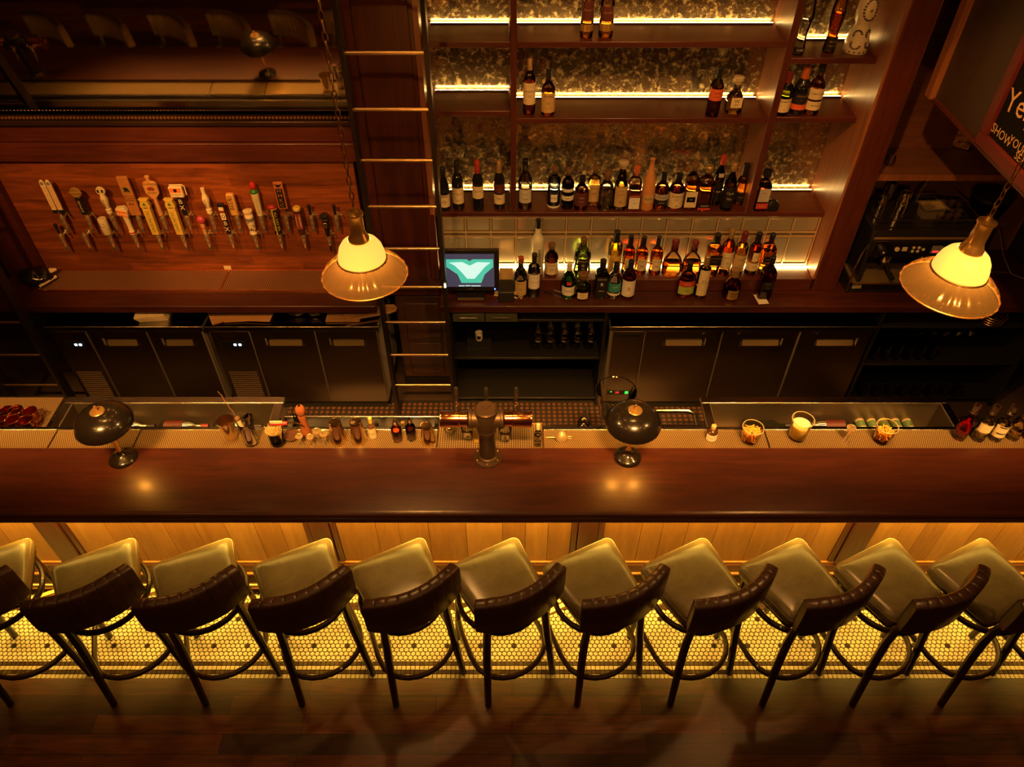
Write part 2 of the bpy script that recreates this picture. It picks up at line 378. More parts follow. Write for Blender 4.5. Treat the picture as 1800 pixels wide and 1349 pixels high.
# ================================================================ the setting
# wood plank floor on the guests' side
m, nt, b = node_mat('floor_boards')
mp = coords(nt, (1, 1, 1)); bt = N(nt, 'ShaderNodeTexBrick'); nt.links.new(mp.outputs[0], bt.inputs['Vector'])
bt.offset = .37; bt.inputs['Scale'].default_value = 1; bt.inputs['Brick Width'].default_value = 1.15; bt.inputs['Row Height'].default_value = .105; bt.inputs['Mortar Size'].default_value = .0022
bt.inputs['Color1'].default_value = (.125,.036,.012,1); bt.inputs['Color2'].default_value = (.028,.009,.004,1); bt.inputs['Mortar'].default_value = (.02,.008,.004,1)
mp2 = coords(nt, (1.2, 14, 14)); n1 = noise(nt, mp2, 2, 6, .65, 1.5)
mx = N(nt, 'ShaderNodeMix', data_type='RGBA', blend_type='MULTIPLY'); mx.inputs[0].default_value = .8
r = ramp(nt, n1.outputs[0], [(.3, (.28,.24,.2)), (.66, (1.5,1.4,1.3))]); nt.links.new(bt.outputs[0], mx.inputs[6]); nt.links.new(r.outputs[0], mx.inputs[7])
nt.links.new(mx.outputs[2], b.inputs['Base Color']); b.inputs['Roughness'].default_value = .42
bump(nt, b, n1.outputs[0], .15, .005); FLOORM = m
structure(G().box(-6.5, 6.5, -3.0, 1.882, -.1, 0).build('floor', FLOORM))
structure(G().box(-6.5, 6.5, 1.882, 5.2, -.1, -.004).build('floor', plain('tile_grout', (.085,.042,.016), .8)))
# mosaic tile strip: hexagons and rows of small squares, real tiles
tl = G(); PW, PR = .0283, .0245
def hexa(x, y, r=.0150*.98, cut0=None, cut1=None):
    p = [(x + r*math.sin(PI/3*i), y + r*math.cos(PI/3*i)) for i in range(6)]
    if cut0 is not None: p = [(a, max(c, cut0)) for a, c in p]
    if cut1 is not None: p = [(a, min(c, cut1)) for a, c in p]
    q = [(x+(a-x)*.88, y+(c-y)*.88) for a, c in p]
    p = [(x+(a-x)*.93, y+(c-y)*.93) for a, c in p]; n = 6; tl.add([(a, c, -.003) for a, c in p] + [(a, c, .0012) for a, c in q], [(i, (i+1)%6, 6+(i+1)%6, 6+i) for i in range(6)] + [tuple(range(6, 12))])
Y0, Y1 = 1.9865, 2.482; DOT0 = 2.082
k0 = int(math.floor((Y0-DOT0)/PR)); k1 = int(math.ceil((Y1-DOT0)/PR))
for k in range(k0, k1+1):
    y = DOT0 + k*PR
    if y < Y0-.006 or y > Y1+.006: continue
    for i in range(-165, 166):
        x = (i + (.5 if k % 2 else 0))*PW + .012
        tl.cur = 0
        if k == 0 and i % 7 == 0: tl.cur = 1
        if k == 7 and (i-3) % 7 == 0: tl.cur = 1
        if 2.318 < y < 2.374: tl.cur = 2
        hexa(x, y, cut0=Y0 if k <= k0+1 else None, cut1=Y1 if k >= k1-1 else None)
for j, (ya, yb) in enumerate(((1.884,1.909), (1.911,1.933), (1.9355,1.9595), (1.962,1.9845))):
    for i in range(-178, 179):
        x = i*.0262; tl.cur = 0 if j % 2 == 0 else (2 if random.random() < .6 else 3)
        a, c = x-.0116, x+.0116
        tl.add([(a,ya,-.003),(c,ya,-.003),(c,yb,-.003),(a,yb,-.003),(a+.0008,ya+.0008,.0012),(c-.0008,ya+.0008,.0012),(c-.0008,yb-.0008,.0012),(a+.0008,yb-.0008,.0012)],
               [(4,5,6,7),(0,1,5,4),(1,2,6,5),(2,3,7,6),(3,0,4,7)])
structure(tl.build('floor', [plain('cream_tile', (.74,.66,.47), .35, 0, 0, .12), plain('dark_dot_tile', (.028,.016,.011), .4, 0, 0, .12), plain('brown_tile', (.055,.027,.012), .4, 0, 0, .12), plain('olive_tile', (.095,.058,.020), .4, 0, 0, .12)], smooth=0))
structure(G().box(-6.5, 6.5, 3.02, 5.2, -.004, 0).build('floor', plain('bar_floor', (.05,.03,.02), .6)))
# walls
structure(G().box(2.0, 3.70, 4.72, 4.85, 1.0, 5).build('wall_back', M['alcove']))
structure(G().box(-6.5, 6.5, 4.86, 5.0, 0, 6).build('wall_back', plain('dark_wall', (.03,.016,.010), .7)))
structure(G().box(3.69, 3.715, 4.695, 4.725, 1.02, 5).build('trim_1', M['walnut'], bevel=.004))
# overhead bulkhead at the right, its board face towards the shelves
structure(G().box(2.392, 3.6, 2.2, 4.14, 2.43, 5.2).build('wall_right', plain('bulkhead_paint', (.048,.026,.014), .45)))
structure(G().box(2.36, 2.43, 4.14, 4.21, 2.415, 5.2).build('trim_2', M['walnut'], bevel=.004))
structure(G().box(2.380, 3.6, 2.2, 4.14, 2.405, 2.430).build('trim_3', M['mahog'], bevel=.004))
# room behind the camera, seen only as dark reflections
structure(G().box(-6.5, 6.5, -3.1, -3.0, 0, 6.2).build('wall_front', plain('far_wall', (.20,.09,.04), .8)))
structure(G().box(-6.6, -6.5, -3.1, 5.0, 0, 6.2).build('wall_left', plain('far_wall', (.20,.09,.04), .8)))
structure(G().box(-6.5, 6.5, -3.1, 5.0, 6.2, 6.3).build('ceiling', plain('far_ceiling', (.12,.06,.03), .9)))

# tap wall, its surround and header
t = thing('tap_wall', 'orange lit plank panel carrying two rows of beer taps, with dark frame', 'wall panel', (0, 4.45, 1.02))
G().box(-3.37, -1.03, 0, .05, 0, .872).build('plank_panel', M['tapwood'], t)
G().box(-3.62, -3.372, -.06, .05, 0, 1.26).build('side_post', M['mahogz'], t, bevel=.005)
G().box(-3.62, -.94, -.045, .05, .874, 1.0).build('header_board', M['mahog'], t, bevel=.006)
G().box(-3.62, -.94, -.025, .05, 1.002, 1.12).build('header_board', M['mahog'], t, bevel=.006)
G().box(-3.62, -.94, -.06, .05, 1.122, 1.150).build('header_cap', plain('ribbed_dark_trim', (.05,.025,.012), .3, .5), t, bevel=.004)
b_ = G()
for i in range(120): b_.lathe([(0,-.011),(.009,-.006),(.011,0),(.009,.006),(0,.011)], 8, (-3.6+i*.0222, -.03, 1.162))
b_.build('beaded_trim', plain('beaded_trim_brown', (.16,.07,.03), .3, .3), t)
t = thing('note_card', 'small tan card stuck low on the tap wall above the drip trays', 'card', (-2.06, 4.4495, 1.045))
G().box(-.026, .026, -.004, 0, -.016, .016).build('card', M['cream'], t, bevel=.002)
# big tilted mirror above the tap wall
al = math.radians(8.1)
t = thing('wall_mirror', 'large tilted mirror above the tap wall reflecting the bar and stools', 'mirror', (0, 4.449, 2.215))
t.rotation_euler = (al, 0, 0)
G().box(-3.60, -.96, 0, .008, 0, 2.4).build('mirror_glass', M['mirror'], t)
G().box(-3.62, -.94, .009, .03, -.01, 2.42).build('backing_board', M['black'], t)
# panelled column behind the ladder
t = thing('panelled_column', 'tall dark wood panelled column behind the middle ladder', 'column', (-.725, 4.5, 1.02))
G().box(-.205, .195, -.13, .3, 0, 3.6).build('core_panel', M['mahogz'], t)
for x0, x1 in ((-.235, -.160), (.150, .212)): G().box(x0, x1, -.16, .3, 0, 3.6).build('stile', M['mahogz'], t, bevel=.006)
t = thing('lower_cabinet', 'dark brown low cabinet door under the panelled column', 'cabinet', (-.66, 4.3, .0))
G().box(-.19, .19, 0, .35, .1, .9).build('door', plain('cabinet_brown', (.09,.04,.02), .4), t, bevel=.004)
for z0, z1 in ((.14,.46), (.5,.84)): G().box(-.13, .13, -.012, 0, z0, z1).build('raised_panel', plain('cabinet_brown', (.09,.04,.02), .4), t, bevel=.008)
G().box(-.2, .2, .02, .35, 0, .1).build('plinth', M['black'], t)

# ================================================================ bar counter
t = thing('bar_counter', 'long glossy mahogany bar counter with lit plank front', 'bar counter', (0, 2.5, 0))
g = G(); prof = [(2.706,1.07),(2.285,1.07),(2.268,1.067),(2.258,1.060),(2.254,1.050),(2.262,1.044),(2.262,1.038),(2.250,1.032),(2.246,1.020),(2.250,1.008),(2.260,1.002),(2.262,.994),(2.274,.988),(2.290,.985),(2.706,.985)]
g.prism([(y-2.5, z) for y, z in prof], -6, 6, 'x'); g.build('bartop', M['bartop'], t, smooth=50)
G().box(-6, 6, .022, .06, .24, .985).build('plank_backing', M['mahogz'], t)
SX = (-4.22, -2.66, -1.11, .44, 2.02, 3.6)
for i in range(len(SX)-1):
    a, c = SX[i]+.095, SX[i+1]-.095; n = 8; ws = [random.uniform(.7,1.3) for _ in range(n)]; tot = sum(ws); x = a
    g = G()
    for k in range(n):
        x2 = x + (c-a)*ws[k]/tot; g.cur = 1 if random.random() < .3 else 0
        d = random.uniform(-.001, .001); g.box(x+.0012, x2-.0012, .006+d, .022, .25, .985); x = x2
    g.build('plank_panel', [M['plank'], M['plank2']], t)
for x in SX:
    G().box(x-.055, x+.055, -.012, .022, .24, .985).build('stile', M['mahogz'], t, bevel=.004)
    for s_ in (-1, 1): G().box(x+s_*.075-.018, x+s_*.075+.018, -.002, .022, .24, .985).build('stile_moulding', M['mahogz'], t, bevel=.006)
G().box(-6, 6, -.004, .022, .228, .250).build('panel_ledge', M['plank'], t, bevel=.003)
G().box(-6, 6, -.012, .022, .150, .228).build('bottom_rail', M['mahog'], t)
G().box(-6, 6, -.026, .022, .136, .152).build('baseboard_cap', M['plank'], t, bevel=.004)
G().box(-6, 6, -.017, .022, 0, .137).build('baseboard', M['mahog'], t)
G().box(-6, 6, -.125, -.105, .972, .985).build('led_strip', M['bled'], t)
# foot rail
t = thing('foot_rail', 'brass foot rail running low along the bar front', 'foot rail', (0, 2.44, 0))
G().rod((-6,0,.075), (6,0,.075), .020, n=14).build('rail', M['dbrass'], t)
for x in (-2.6, -1.1, .45, 2.0): G().box(x-.012, x+.012, -.012, .040, 0, .075).build('bracket', M['dbrass'], t, bevel=.003)
# underbar body (bartender's side)
t = thing('underbar_station', 'dark stainless underbar body behind the bar top', 'bar station', (0, 2.72, 0))
G().box(-6, 6, 0, .16, 0, 1.03).build('body', plain('dark_steel_sheet', (.12,.10,.08), .4, .8), t)
G().box(-6, 6, .165, .195, .955, 1.018).build('rear_lip', M['steel'], t, bevel=.004)

# perforated drip mats along the bar
MATX = ((-5.5,-2.60,'far left'), (-2.59,-2.125,'left of the table lamp'), (-2.115,-.425,'behind the shakers and jiggers'), (.18,1.435,'right of the beer tower'), (1.445,5.5,'under the plastic tubs'))
for a, c, nm in MATX:
    t = thing('perforated_drip_mat', 'perforated steel drip mat segment ' + nm, 'drip mat', ((a+c)/2, 2.79, 1.03), 0, 'perforated drip mats along the bar'); h = (c-a)/2
    G().box(-h, h, -.078, .072, 0, .014).build('perforated_top', M['mat'], t)
    G().box(-h, h, -.083, -.078, 0, .020).build('front_lip', M['dbrass'], t); G().box(-h, h, .072, .086, 0, .018).build('rear_lip', M['steel'], t, bevel=.003)
t = thing('drip_tray', 'raised square-holed steel drip tray under the beer tower', 'drip tray', (-.122, 2.80, 1.03))
G().box(-.292, .292, -.086, .105, .004, .020).build('grid_top', M['grid'], t)
for x0, x1, y0, y1 in ((-.298,.298,-.092,-.084), (-.298,.298,.103,.111), (-.298,-.290,-.084,.103), (.290,.298,-.084,.103)):
    G().box(x0,x1,y0,y1,0,.027).build('rim', M['dbrass'], t, bevel=.002)

# ice bins
def ice_bin(x0, x1, label):
    t = thing('ice_bin', label, 'sink', ((x0+x1)/2, 3.09, .87)); h = (x1-x0)/2
    G().box(-h, h, .16, .215, -.02, 0).build('rear_rim', M['steel'], t, bevel=.003)
    for s_ in (-1, 1): G().box(min(s_*h, s_*(h-.05)), max(s_*h, s_*(h-.05)), -.17, .16, -.02, 0).build('side_rim', M['steel'], t, bevel=.003)
    G().box(-h+.05, h-.05, .155, .165, -.25, -.004).box(-h+.045, -h+.055, -.17, .16, -.25, -.004).box(h-.055, h-.045, -.17, .16, -.25, -.004).box(-h+.05, h-.05, -.17, .16, -.26, -.25).build('basin', plain('basin_steel', (.20,.16,.11), .35, .85), t)
    for s_ in (-1, 1):
        for y_ in (-.15, .15): G().rod((s_*(h-.07), y_, -.87), (s_*(h-.07), y_, -.255), .016, n=10).build('leg', M['steel'], t)
    return t
ice_bin(-2.80, -1.43, 'stainless ice bin behind the left table lamp, holding dark bottles')
ice_bin(1.185, 2.73, 'stainless ice bin behind the plastic tubs, holding bottles and cans')
t = thing('drainboard', 'perforated steel drainboard at far left under the copper mugs', 'drainboard', (-3.45, 3.09, .85))
G().box(-.6, .62, -.17, .21, 0, .012).build('perforated_top', M['drain'], t); G().box(-.6, .62, .21, .222, 0, .02).build('rear_lip', M['steel'], t)
t = thing('speed_rail', 'steel bottle rail between the left ice bin and the beer tower', 'bottle rail', (-.85, 3.05, .80))
G().box(-.56, .72, .10, .115, -.05, .05).build('front_panel', M['steel'], t, bevel=.004); G().box(-.56, .72, -.15, .10, -.05, -.04).build('bottom_shelf', M['black'], t)
t = thing('hand_sink', 'small dark steel hand sink beside the glass bucket', 'sink', (.85, 3.08, .80))
G().box(-.62, .30, -.15, .04, 0, .015).build('deck', M['steel'], t, bevel=.003)
for x_ in (-.58, .27): G().rod((x_, -.10, -.80), (x_, -.10, 0), .016, n=10).build('leg', M['steel'], t)
G().tube([(.02,.04,.008),(.02,.13,.008),(.06,.16,.008),(.26,.16,.008),(.30,.13,.008),(.30,.04,.008)], .012, 8).build('rim', M['steel'], t)
# rubber floor mats
def rubber_mat(x0, x1, y0, y1, label):
    t = thing('rubber_floor_mat', label, 'floor mat', ((x0+x1)/2, (y0+y1)/2, 0.0005)); w_, d_ = (x1-x0)/2, (y1-y0)/2
    G().box(-w_, w_, -d_, d_, 0, .008).build('sheet', M['rubber'], t)
    g = G(); p = .042; nx = int(2*w_/p); ny = int(2*d_/p)
    for i in range(nx):
        for j in range(ny):
            g.lathe([(.0145,.008),(.0135,.0125),(.009,.013)], 8, (-w_+p*(i+.5), -d_+p*(j+.5), 0))
    g.build('studs', plain('glint_toned_studs', (.14,.06,.028), .3), t)  # warm glints on the black rubber put into the stud colour
rubber_mat(-1.75, 1.9, 3.34, 4.12, 'black rubber floor mat with round studs between ladder and right fridge')
rubber_mat(2.4, 3.6, 3.34, 3.95, 'black rubber floor mat near the far right bottles')
rubber_mat(-3.9, -3.0, 3.34, 4.0, 'black rubber floor mat at the foot of the left ladder')

# ================================================================ back counter
t = thing('back_counter', 'dark mahogany back bar worktop running under taps and bottles', 'counter', (0, 4.03, .96))
G().box(-3.62, -.935, 0, .42, 0, .06).build('worktop', M['bartop'], t, bevel=.008)
G().box(-.50, 3.75, 0, .69, 0, .06).build('worktop', M['bartop'], t, bevel=.008)
G().box(-.934, -.501, .20, .42, 0, .06).build('worktop_return', M['bartop'], t, bevel=.004)
# tap drip trays
for a, c, nm in ((-3.325, -2.05, 'left'), (-2.04, -1.05, 'right')):
    t = thing('tap_drip_tray', 'long copper-toned perforated drip tray under the %s half of the beer taps' % nm, 'drip tray', ((a+c)/2, 4.30, 1.0205)); h = (c-a)/2
    G().box(-h, h, -.105, .13, 0, .012).build('perforated_top', M['tray'], t)
    G().box(-h, h, -.113, -.105, 0, .018).box(-h, h, .13, .138, 0, .018).box(-h-.006, -h, -.113, .138, 0, .018).box(h, h+.004, -.113, .138, 0, .018).build('rim', M['copper'], t)

# ================================================================ shelving unit
DS, DM = 4.345, 4.66
t = thing('bottle_shelving', 'tall mahogany back bar shelving with lit antique mirror panels', 'shelving', (0, 4.345, 1.02)); Z = lambda z: z-1.02
def shelf(x0, x1, z, th=.035): return G().box(x0, x1, 0, .315, Z(z)-th, Z(z)).build('shelf', M['mahog'], t, bevel=.004)
def led(x0, x1, z):
    G().box(x0, x1, .276, .281, Z(z), Z(z)+.0085).build('led_channel', M['iron'], t)
    return G().box(x0, x1, .285, .292, Z(z)+.003, Z(z)+.008).build('led_strip', M['led'], t)
def mir(x0, x1, z0, z1): return G().box(x0, x1, .318, .33, Z(z0), Z(z1)).build('mirror_panel', M['antique'], t)
XL, XA, XB, XC, XD, XE = -.512, -.008, .026, 1.552, 1.592, 2.086
shelf(XL, XE, 1.564)
for x0, x1, zs in ((XL, XA, (2.66, 2.259)), (XB, XC, (2.66, 2.213)), (XD, XE, (2.57, 2.22))):
    lo = [1.564] + sorted(zs); hi = sorted(zs) + [4.4]
    for z in zs: shelf(x0, x1, z)
    for a, c in zip(lo, hi): mir(x0, x1, a, c-.036 if c < 4 else c)
    for a in lo: led(x0+(.03 if x0 < 0 else .0), x1-.012, a)
for x0, x1 in ((XA, XB), (XC, XD)): G().box(x0, x1, -.006, .317, Z(1.564), Z(4.4)).build('divider', M['walnut'], t); G().box(x0-.001, x1+.001, -.012, -.005, Z(1.564), Z(4.4)).build('divider_edge', M['mahogz'], t, bevel=.002)
G().box(XE, XE+.018, -.14, .318, Z(1.12), Z(4.4)).build('side_panel', M['walnut'], t)
G().box(XL-.03, XL, -.03, .318, Z(1.564), Z(4.4)).build('side_panel', M['walnut'], t)
G().box(XE+.016, 2.262, -.147, .30, Z(1.02), Z(4.4)).build('post', M['mahogz'], t, bevel=.006)
G().box(2.262, 2.28, -.12, .34, Z(1.02), Z(4.4)).build('post_trim', M['walnut'], t, bevel=.004)
# step under the glass blocks
t = thing('bottle_step', 'raised mahogany step with light strip under the glass blocks', 'step', (0, 4.345, 1.0205))
G().box(-.50, XE-.002, -.143, .012, 0, .0995).build('step_board', M['mahog'], t, bevel=.005)
G().box(-.50, XE, -.010, 0, .102, .112).build('led_strip', M['led'], t)
# glass block splashback
t = thing('glass_block_wall', 'row of clear glass blocks glowing behind the lower bottles', 'glass blocks', (0, 4.36, 1.1205))
gl = plain('glass_block_face', (.55,.47,.33), .2, .55); fr = plain('block_joint', (.66,.48,.26), .35, .5)
g = G(); nb = 15; bw = (2.075+.485)/nb; rows = ((.030,.235), (.290,.385))
for k in range(nb):
    x = -.485 + k*bw
    for z0, z1 in rows: g.box(x+.007, x+bw-.007, .004, .02, z0, z1)
g.build('blocks', gl, t, bevel=.006)
g = G()
for k in range(nb+1): x = -.485+k*bw; g.box(x-.005, x+.005, -.002, .02, .012, .40)
for z in (.018, .245, .28, .396): g.box(-.49, 2.08, -.003, .02, z-.006, z+.006)
g.build('joints', fr, t)
G().box(-.49, 2.08, .02, .03, .0, .405).build('backing', plain('block_backing', (.16,.11,.06), .5), t)

# ================================================================ open dark shelves under the counter
def open_case(x0, x1, y0, z1, label, shelves):
    t = thing('open_cabinet', label, 'cabinet', ((x0+x1)/2, y0, 0)); h = (x1-x0)/2
    G().box(-h, h, .5, .52, .06, z1).build('back_panel', M['black'], t)
    for s_ in (-1, 1): G().box(s_*h-.012, s_*h+.012, 0, .5, .0, z1).build('side_panel', M['black'], t)
    for z in shelves: G().box(-h, h, .02, .5, z-.02, z).build('shelf', M['black'], t, bevel=.003)
    return t
open_case(-.44, .66, 4.06, .95, 'black open cabinet with hanging wine glasses, left of the big fridge', (.08, .50, .86))
open_case(2.60, 3.75, 4.06, .95, 'black open glass cabinet at far right beyond the big fridge', (.08, .44, .80))
t = thing('small_drawer_unit', 'two small dark drawers with slim steel pulls in the open cabinet', 'drawers', (-.19, 4.07, .861))
for x in (-.115, .115):
    d = G().box(x-.112, x+.112, -.02, .3, .004, .075).build('drawer', plain('drawer_grey_green', (.07,.075,.05), .4), t, bevel=.003)
    G().rod((x-.06,-.032,.05), (x+.06,-.032,.05), .004).build('pull', M['chrome'], d)

# alcove shelf, right of the post
t = thing('alcove_shelf', 'brown wood wall shelf above the espresso machine', 'shelf', (2.72, 4.345, 1.80))
G().box(-.44, .46, 0, .37, 0, .036).build('board', M['alcove'], t, bevel=.004)
G().box(-.44, .46, -.004, .006, -.002, .038).build('edge_band', M['walnut'], t)
t = thing('wall_outlet', 'black power outlet box on the alcove wall with a glowing light', 'outlet', (3.29, 4.715, 1.19))
G().box(-.075, .075, -.02, 0, -.05, .05).build('cover', M['black'], t, bevel=.004); G().box(-.03, .03, -.024, -.02, -.02, .02).build('socket', M['cream'], t)
# ================================================================ bar stools
def arc(cx, cy, r, a0, a1, n, z): return [(cx+r*math.sin(a0+(a1-a0)*i/n), cy+r*math.cos(a0+(a1-a0)*i/n), z) for i in range(n+1)]
def make_stool(loc, rz, label):
    t = thing('bar_stool', label, 'bar stool', loc, rz, 'bar stools along the counter')
    # cushion: rounded trapezoid, wide at the front
    out = []; W1, W2, YF, YB, R = .215, .185, .195, -.195, .035
    def corner(x, y, a): return [(x+R*math.sin(a+PI/2*i/4), y+R*math.cos(a+PI/2*i/4)) for i in range(5)]
    out += corner(W1-R, YF-R, 0); 
    out += [(W2+.018, 0)]; out += corner(W2-R, YB+R, PI/2); out += corner(-W2+R, YB+R, PI); out += [(-W2-.018, 0)]; out += corner(-W1+R, YF-R, PI*1.5)
    rings = []
    for sc, z in ((.93,.705), (.985,.712), (1.0,.726), (1.0,.744), (.992,.754), (.97,.765), (.925,.776), (.86,.784), (.76,.789), (.5,.793), (.2,.794)):
        rings.append([(x*sc, y*sc, z) for x, y in out])
    G().loft(rings).build('seat_cushion', M['seat'], t, smooth=60)
    sm = G(); sm.tube([(x*.978, y*.978, .762) for x, y in out], .0028, 6, True); sm.build('seat_piping', M['seat'], t)
    G().loft([[(x*s_, y*s_, z) for x, y in out] for s_, z in ((.90,.680), (.94,.682), (.94,.705), (.5,.706))]).build('seat_base', M['stoolwood'], t)
    G().tube([(.222*math.sin(2*PI*i/28), -.025+.222*math.cos(2*PI*i/28), 0.655) for i in range(28)], .0145, 8, True, 1.25).build('apron_hoop', M['stoolwood'], t)
    for s_ in (-1, 1):
        G().tube([(s_*.165,.150,.70), (s_*.172,.155,.45), (s_*.182,.165,.2), (s_*.190,.172,0)], [.019,.0185,.018,.018], 8).build('leg', M['stoolwood'], t)
        G().tube([(s_*.176,-.262,.98), (s_*.172,-.248,.86), (s_*.166,-.215,.72), (s_*.170,-.212,.6), (s_*.180,-.225,.42), (s_*.194,-.250,.2), (s_*.206,-.272,0)], [.014,.017,.021,.0225,.022,.0205,.019], 8).build('leg', M['stoolwood'], t)
    hp = [(-.182,.16,.235), (-.200,.06,.232), (-.212,-.08,.23)] + [(.212*math.sin(-PI/2-PI*i/12), -.115+.175*math.cos(-PI/2-PI*i/12), .23) for i in range(1, 12)] + [(.212,-.08,.23), (.200,.06,.232), (.182,.16,.235)]
    G().tube(hp, .0148, 8, False, 1.2).build('foot_hoop', M['stoolwood'], t)
    G().bar((-.18,.168,.27), (.18,.168,.27), .024, .03).build('footrest_bar', M['dbrass'], t)
    # curved tufted back
    def backring(a, r0, r1, z0, z1, pin):
        cyc = .125; q = .0021*pin
        return [(r*math.sin(a), cyc-r*math.cos(a), z) for r, z in ((r0+q,z0+.010), (r0+.010,z0), (r1-.010,z0-.002), (r1-q*.3,z0+.010), (r1+.003-q*.4,(z0+z1)/2), (r1+.002-q*.7,z1-.012), (r1-.006,z1-.002-q), ((r0+r1)/2,z1+.003-q*1.5), (r0+.006,z1-.002-q), (r0-.001+q,z1-.012), (r0-.006+q*2,(z0+z1)/2))]
    rings = []; n = 9; A = .575
    for k in range(n):
        for q in (0, .05, .2, .5, .8, .95):
            u = (k + q)/n; pin = 1 if q == 0 else (.3 if q in (.05, .95) else 0)
            a = -A + 2*A*u; e = 1-abs(2*u-1); zt = 1.068 + .018*min(1, e*3); zb = .845 - .022*min(1, e*2.2)
            rings.append(backring(a, .396, .454, zb, zt, pin))
    rings.append(backring(A, .396, .454, .845, 1.068, 1))
    rings = [[tuple((Vector(p)*.0 + Vector((p[0]*.985, p[1], .956+(p[2]-.956)*.9)))) for p in rings[0]]] + rings + [[(p[0]*.985, p[1], .956+(p[2]-.956)*.9) for p in rings[-1]]]
    G().loft(rings).build('backrest', M['back'], t, smooth=50)
    return t
SXS = (-2.601,-2.029,-1.509,-.97,-.453,.061,.566,1.086,1.606,2.111,2.607)
ORD = ('leftmost, cut by the photo edge','second from the left','third from the left','fourth from the left','fifth from the left','sixth from the left','seventh from the left','eighth from the left','fourth from the right','third from the right','second from the right')
SRZ = (.44,.46,.44,.44,.47,.48,.46,.46,.45,.45,.45)
ST0 = make_stool((SXS[5]-.136, 2.07, 0), SRZ[5], 'taupe seat bar stool with dark tufted back, ' + ORD[5])
for i, x in enumerate(SXS):
    if i != 5: copy_tree(ST0, (x-.136, 2.07, 0), SRZ[i], 'taupe seat bar stool with dark tufted back, ' + ORD[i])
copy_tree(ST0, (3.0, 2.07, 0), .45, 'taupe seat bar stool with dark tufted back, rightmost, cut by the photo edge')
for x, nm in ((-3.29, 'nearest to the photo edge'), (-3.87, 'second beyond the photo edge'), (-4.45, 'farthest left of the mirrored stools')):
    copy_tree(ST0, (x, 2.07, 0), .45, 'dark tufted stool seen only in the tilted wall mirror, ' + nm)

# ================================================================ ladders
def ladder(x, label):
    t = thing('library_ladder', label, 'ladder', (x, 3.95, 0))
    for s_ in (-1, 1):
        g = G().box(s_*.217-.012, s_*.217+.012, -.04, .04, 0.03, 3.9); g.build('rail', M['iron'], t, bevel=.002)
    tz = [CH - 3.95*math.tan(TH + math.atan((y-674.5)/FOC)) for y in (93, 677)]; st = (tz[0]-tz[1])/8
    for k in range(-1, 12): 
        z = tz[1] + k*st
        if z > .1: G().rod((-.206,0,z), (.206,0,z), .0115, n=12).build('rung', M['rung'], t)
    for s_ in (-1, 1): G().lathe([(.0,-.012),(.030,-.012),(.030,.012),(0,.012)], 16, (s_*.215, 0, .0305), axis='x').build('wheel', M['rubber'], t)
    return t
ladder(-.657, 'black iron library ladder with pale steel rungs beside the bottle shelves')
ladder(-3.545, 'black iron library ladder at far left edge behind the copper mugs')

# ================================================================ refrigerators
def fridge(x0, x1, splits, label, lockers, logo, grille, ztop=.88, y0=3.99):
    W_ = x1-x0; t = thing('bar_refrigerator', label, 'refrigerator', ((x0+x1)/2, y0, 0)); h = W_/2
    G().box(-h+.02, h-.02, .03, .62, .1, ztop-.045).build('cabinet_body', M['steelz'], t, bevel=.004)
    G().box(-h, h, -.012, .62, ztop-.042, ztop).build('worktop', M['steel'], t, bevel=.004)
    G().box(-h+.04, h-.04, .06, .6, 0, .1).build('plinth', M['black'], t)
    xs = [-h+.015] + [s_-(x0+x1)/2 for s_ in splits] + [h-.015]; zb, zt = .13, ztop-.052
    for k in range(len(xs)-1):
        a, c = xs[k]+.008, xs[k+1]-.008
        if k == 0:
            p = G().box(a, c, 0, .03, zb, zt).build('control_panel', M['steelz'], t, bevel=.004)
            if grille:
                g = G(); 
                for i in range(13): z = zb+.05+i*.021; g.prism([(-.004,z),(0,z+.012),(.002,z)], a+.03, c-.03, 'x')
                g.build('louvre_grille', plain('louvre_grey', (.16,.11,.07), .4, .7), p)
                G().box(a+.05, c-.04, -.003, .0, zt-.155, zt-.085).build('display_window', M['black'], p)
                for q, col in ((.47,'w'), (.60,'w')): G().box(a+(c-a)*q+.012, a+(c-a)*q+.030, -.006, -.003, zt-.128, zt-.112).build('indicator_light', LEDW, p)
                G().text(logo, .042, ((a+c)/2-.015, -.0015, zt-.035)).build('lettering', M['rung'], p, smooth=0)
            else:
                G().box(a+.02, c-.02, -.002, 0, zt-.05, zt-.025).build('vent_slot', M['black'], p)
                G().box(a+.012, c-.03, -.003, 0, .205, .25).build('display_window', M['black'], p)
                G().text('38', .030, (a+.085, -.0045, .228)).build('red_digits', LEDR, p, smooth=0)
                G().box(a+.145, a+.170, -.005, -.003, .216, .240).build('indicator_light', LEDG, p)
                G().box(a+.035, a+.045, -.005, -.003, .232, .240).build('indicator_light', LEDG, p)
        else:
            hw = (.30 if not grille else .30); hc = (a+c)/2 + (.02 if not grille else 0); hz0, hz1 = zt-.135, zt-.062
            hx0, hx1 = hc-min(hw, (c-a)*.62)/2, hc+min(hw, (c-a)*.62)/2
            g = G()
            g.box(a, hx0, 0, .03, zb, zt).box(hx1, c, 0, .03, zb, zt).box(hx0, hx1, 0, .03, zb, hz0).box(hx0, hx1, 0, .03, hz1, zt)
            d = g.build('door', M['steelz'], t, smooth=0)
            G().prism([(.001,hz0+.001), (.016,hz0+.040), (.029,hz0+.040), (.029,hz0+.001)], hx0+.022, hx1-.022, 'x').build('handle_scoop', plain('scoop_steel', (.45,.33,.17), .3, .6), d, smooth=0)
            G().box(hx0, hx1, .0285, .0297, hz0, hz1).build('handle_recess', M['black'], d, smooth=0)
            if lockers: G().lathe([(0,-.006),(.007,-.006),(.009,0)], 12, (a+(.11 if k > 1 else c-a-.12), -.001, zt-.025), axis='y').build('lock', M['chrome'], d)
    return t
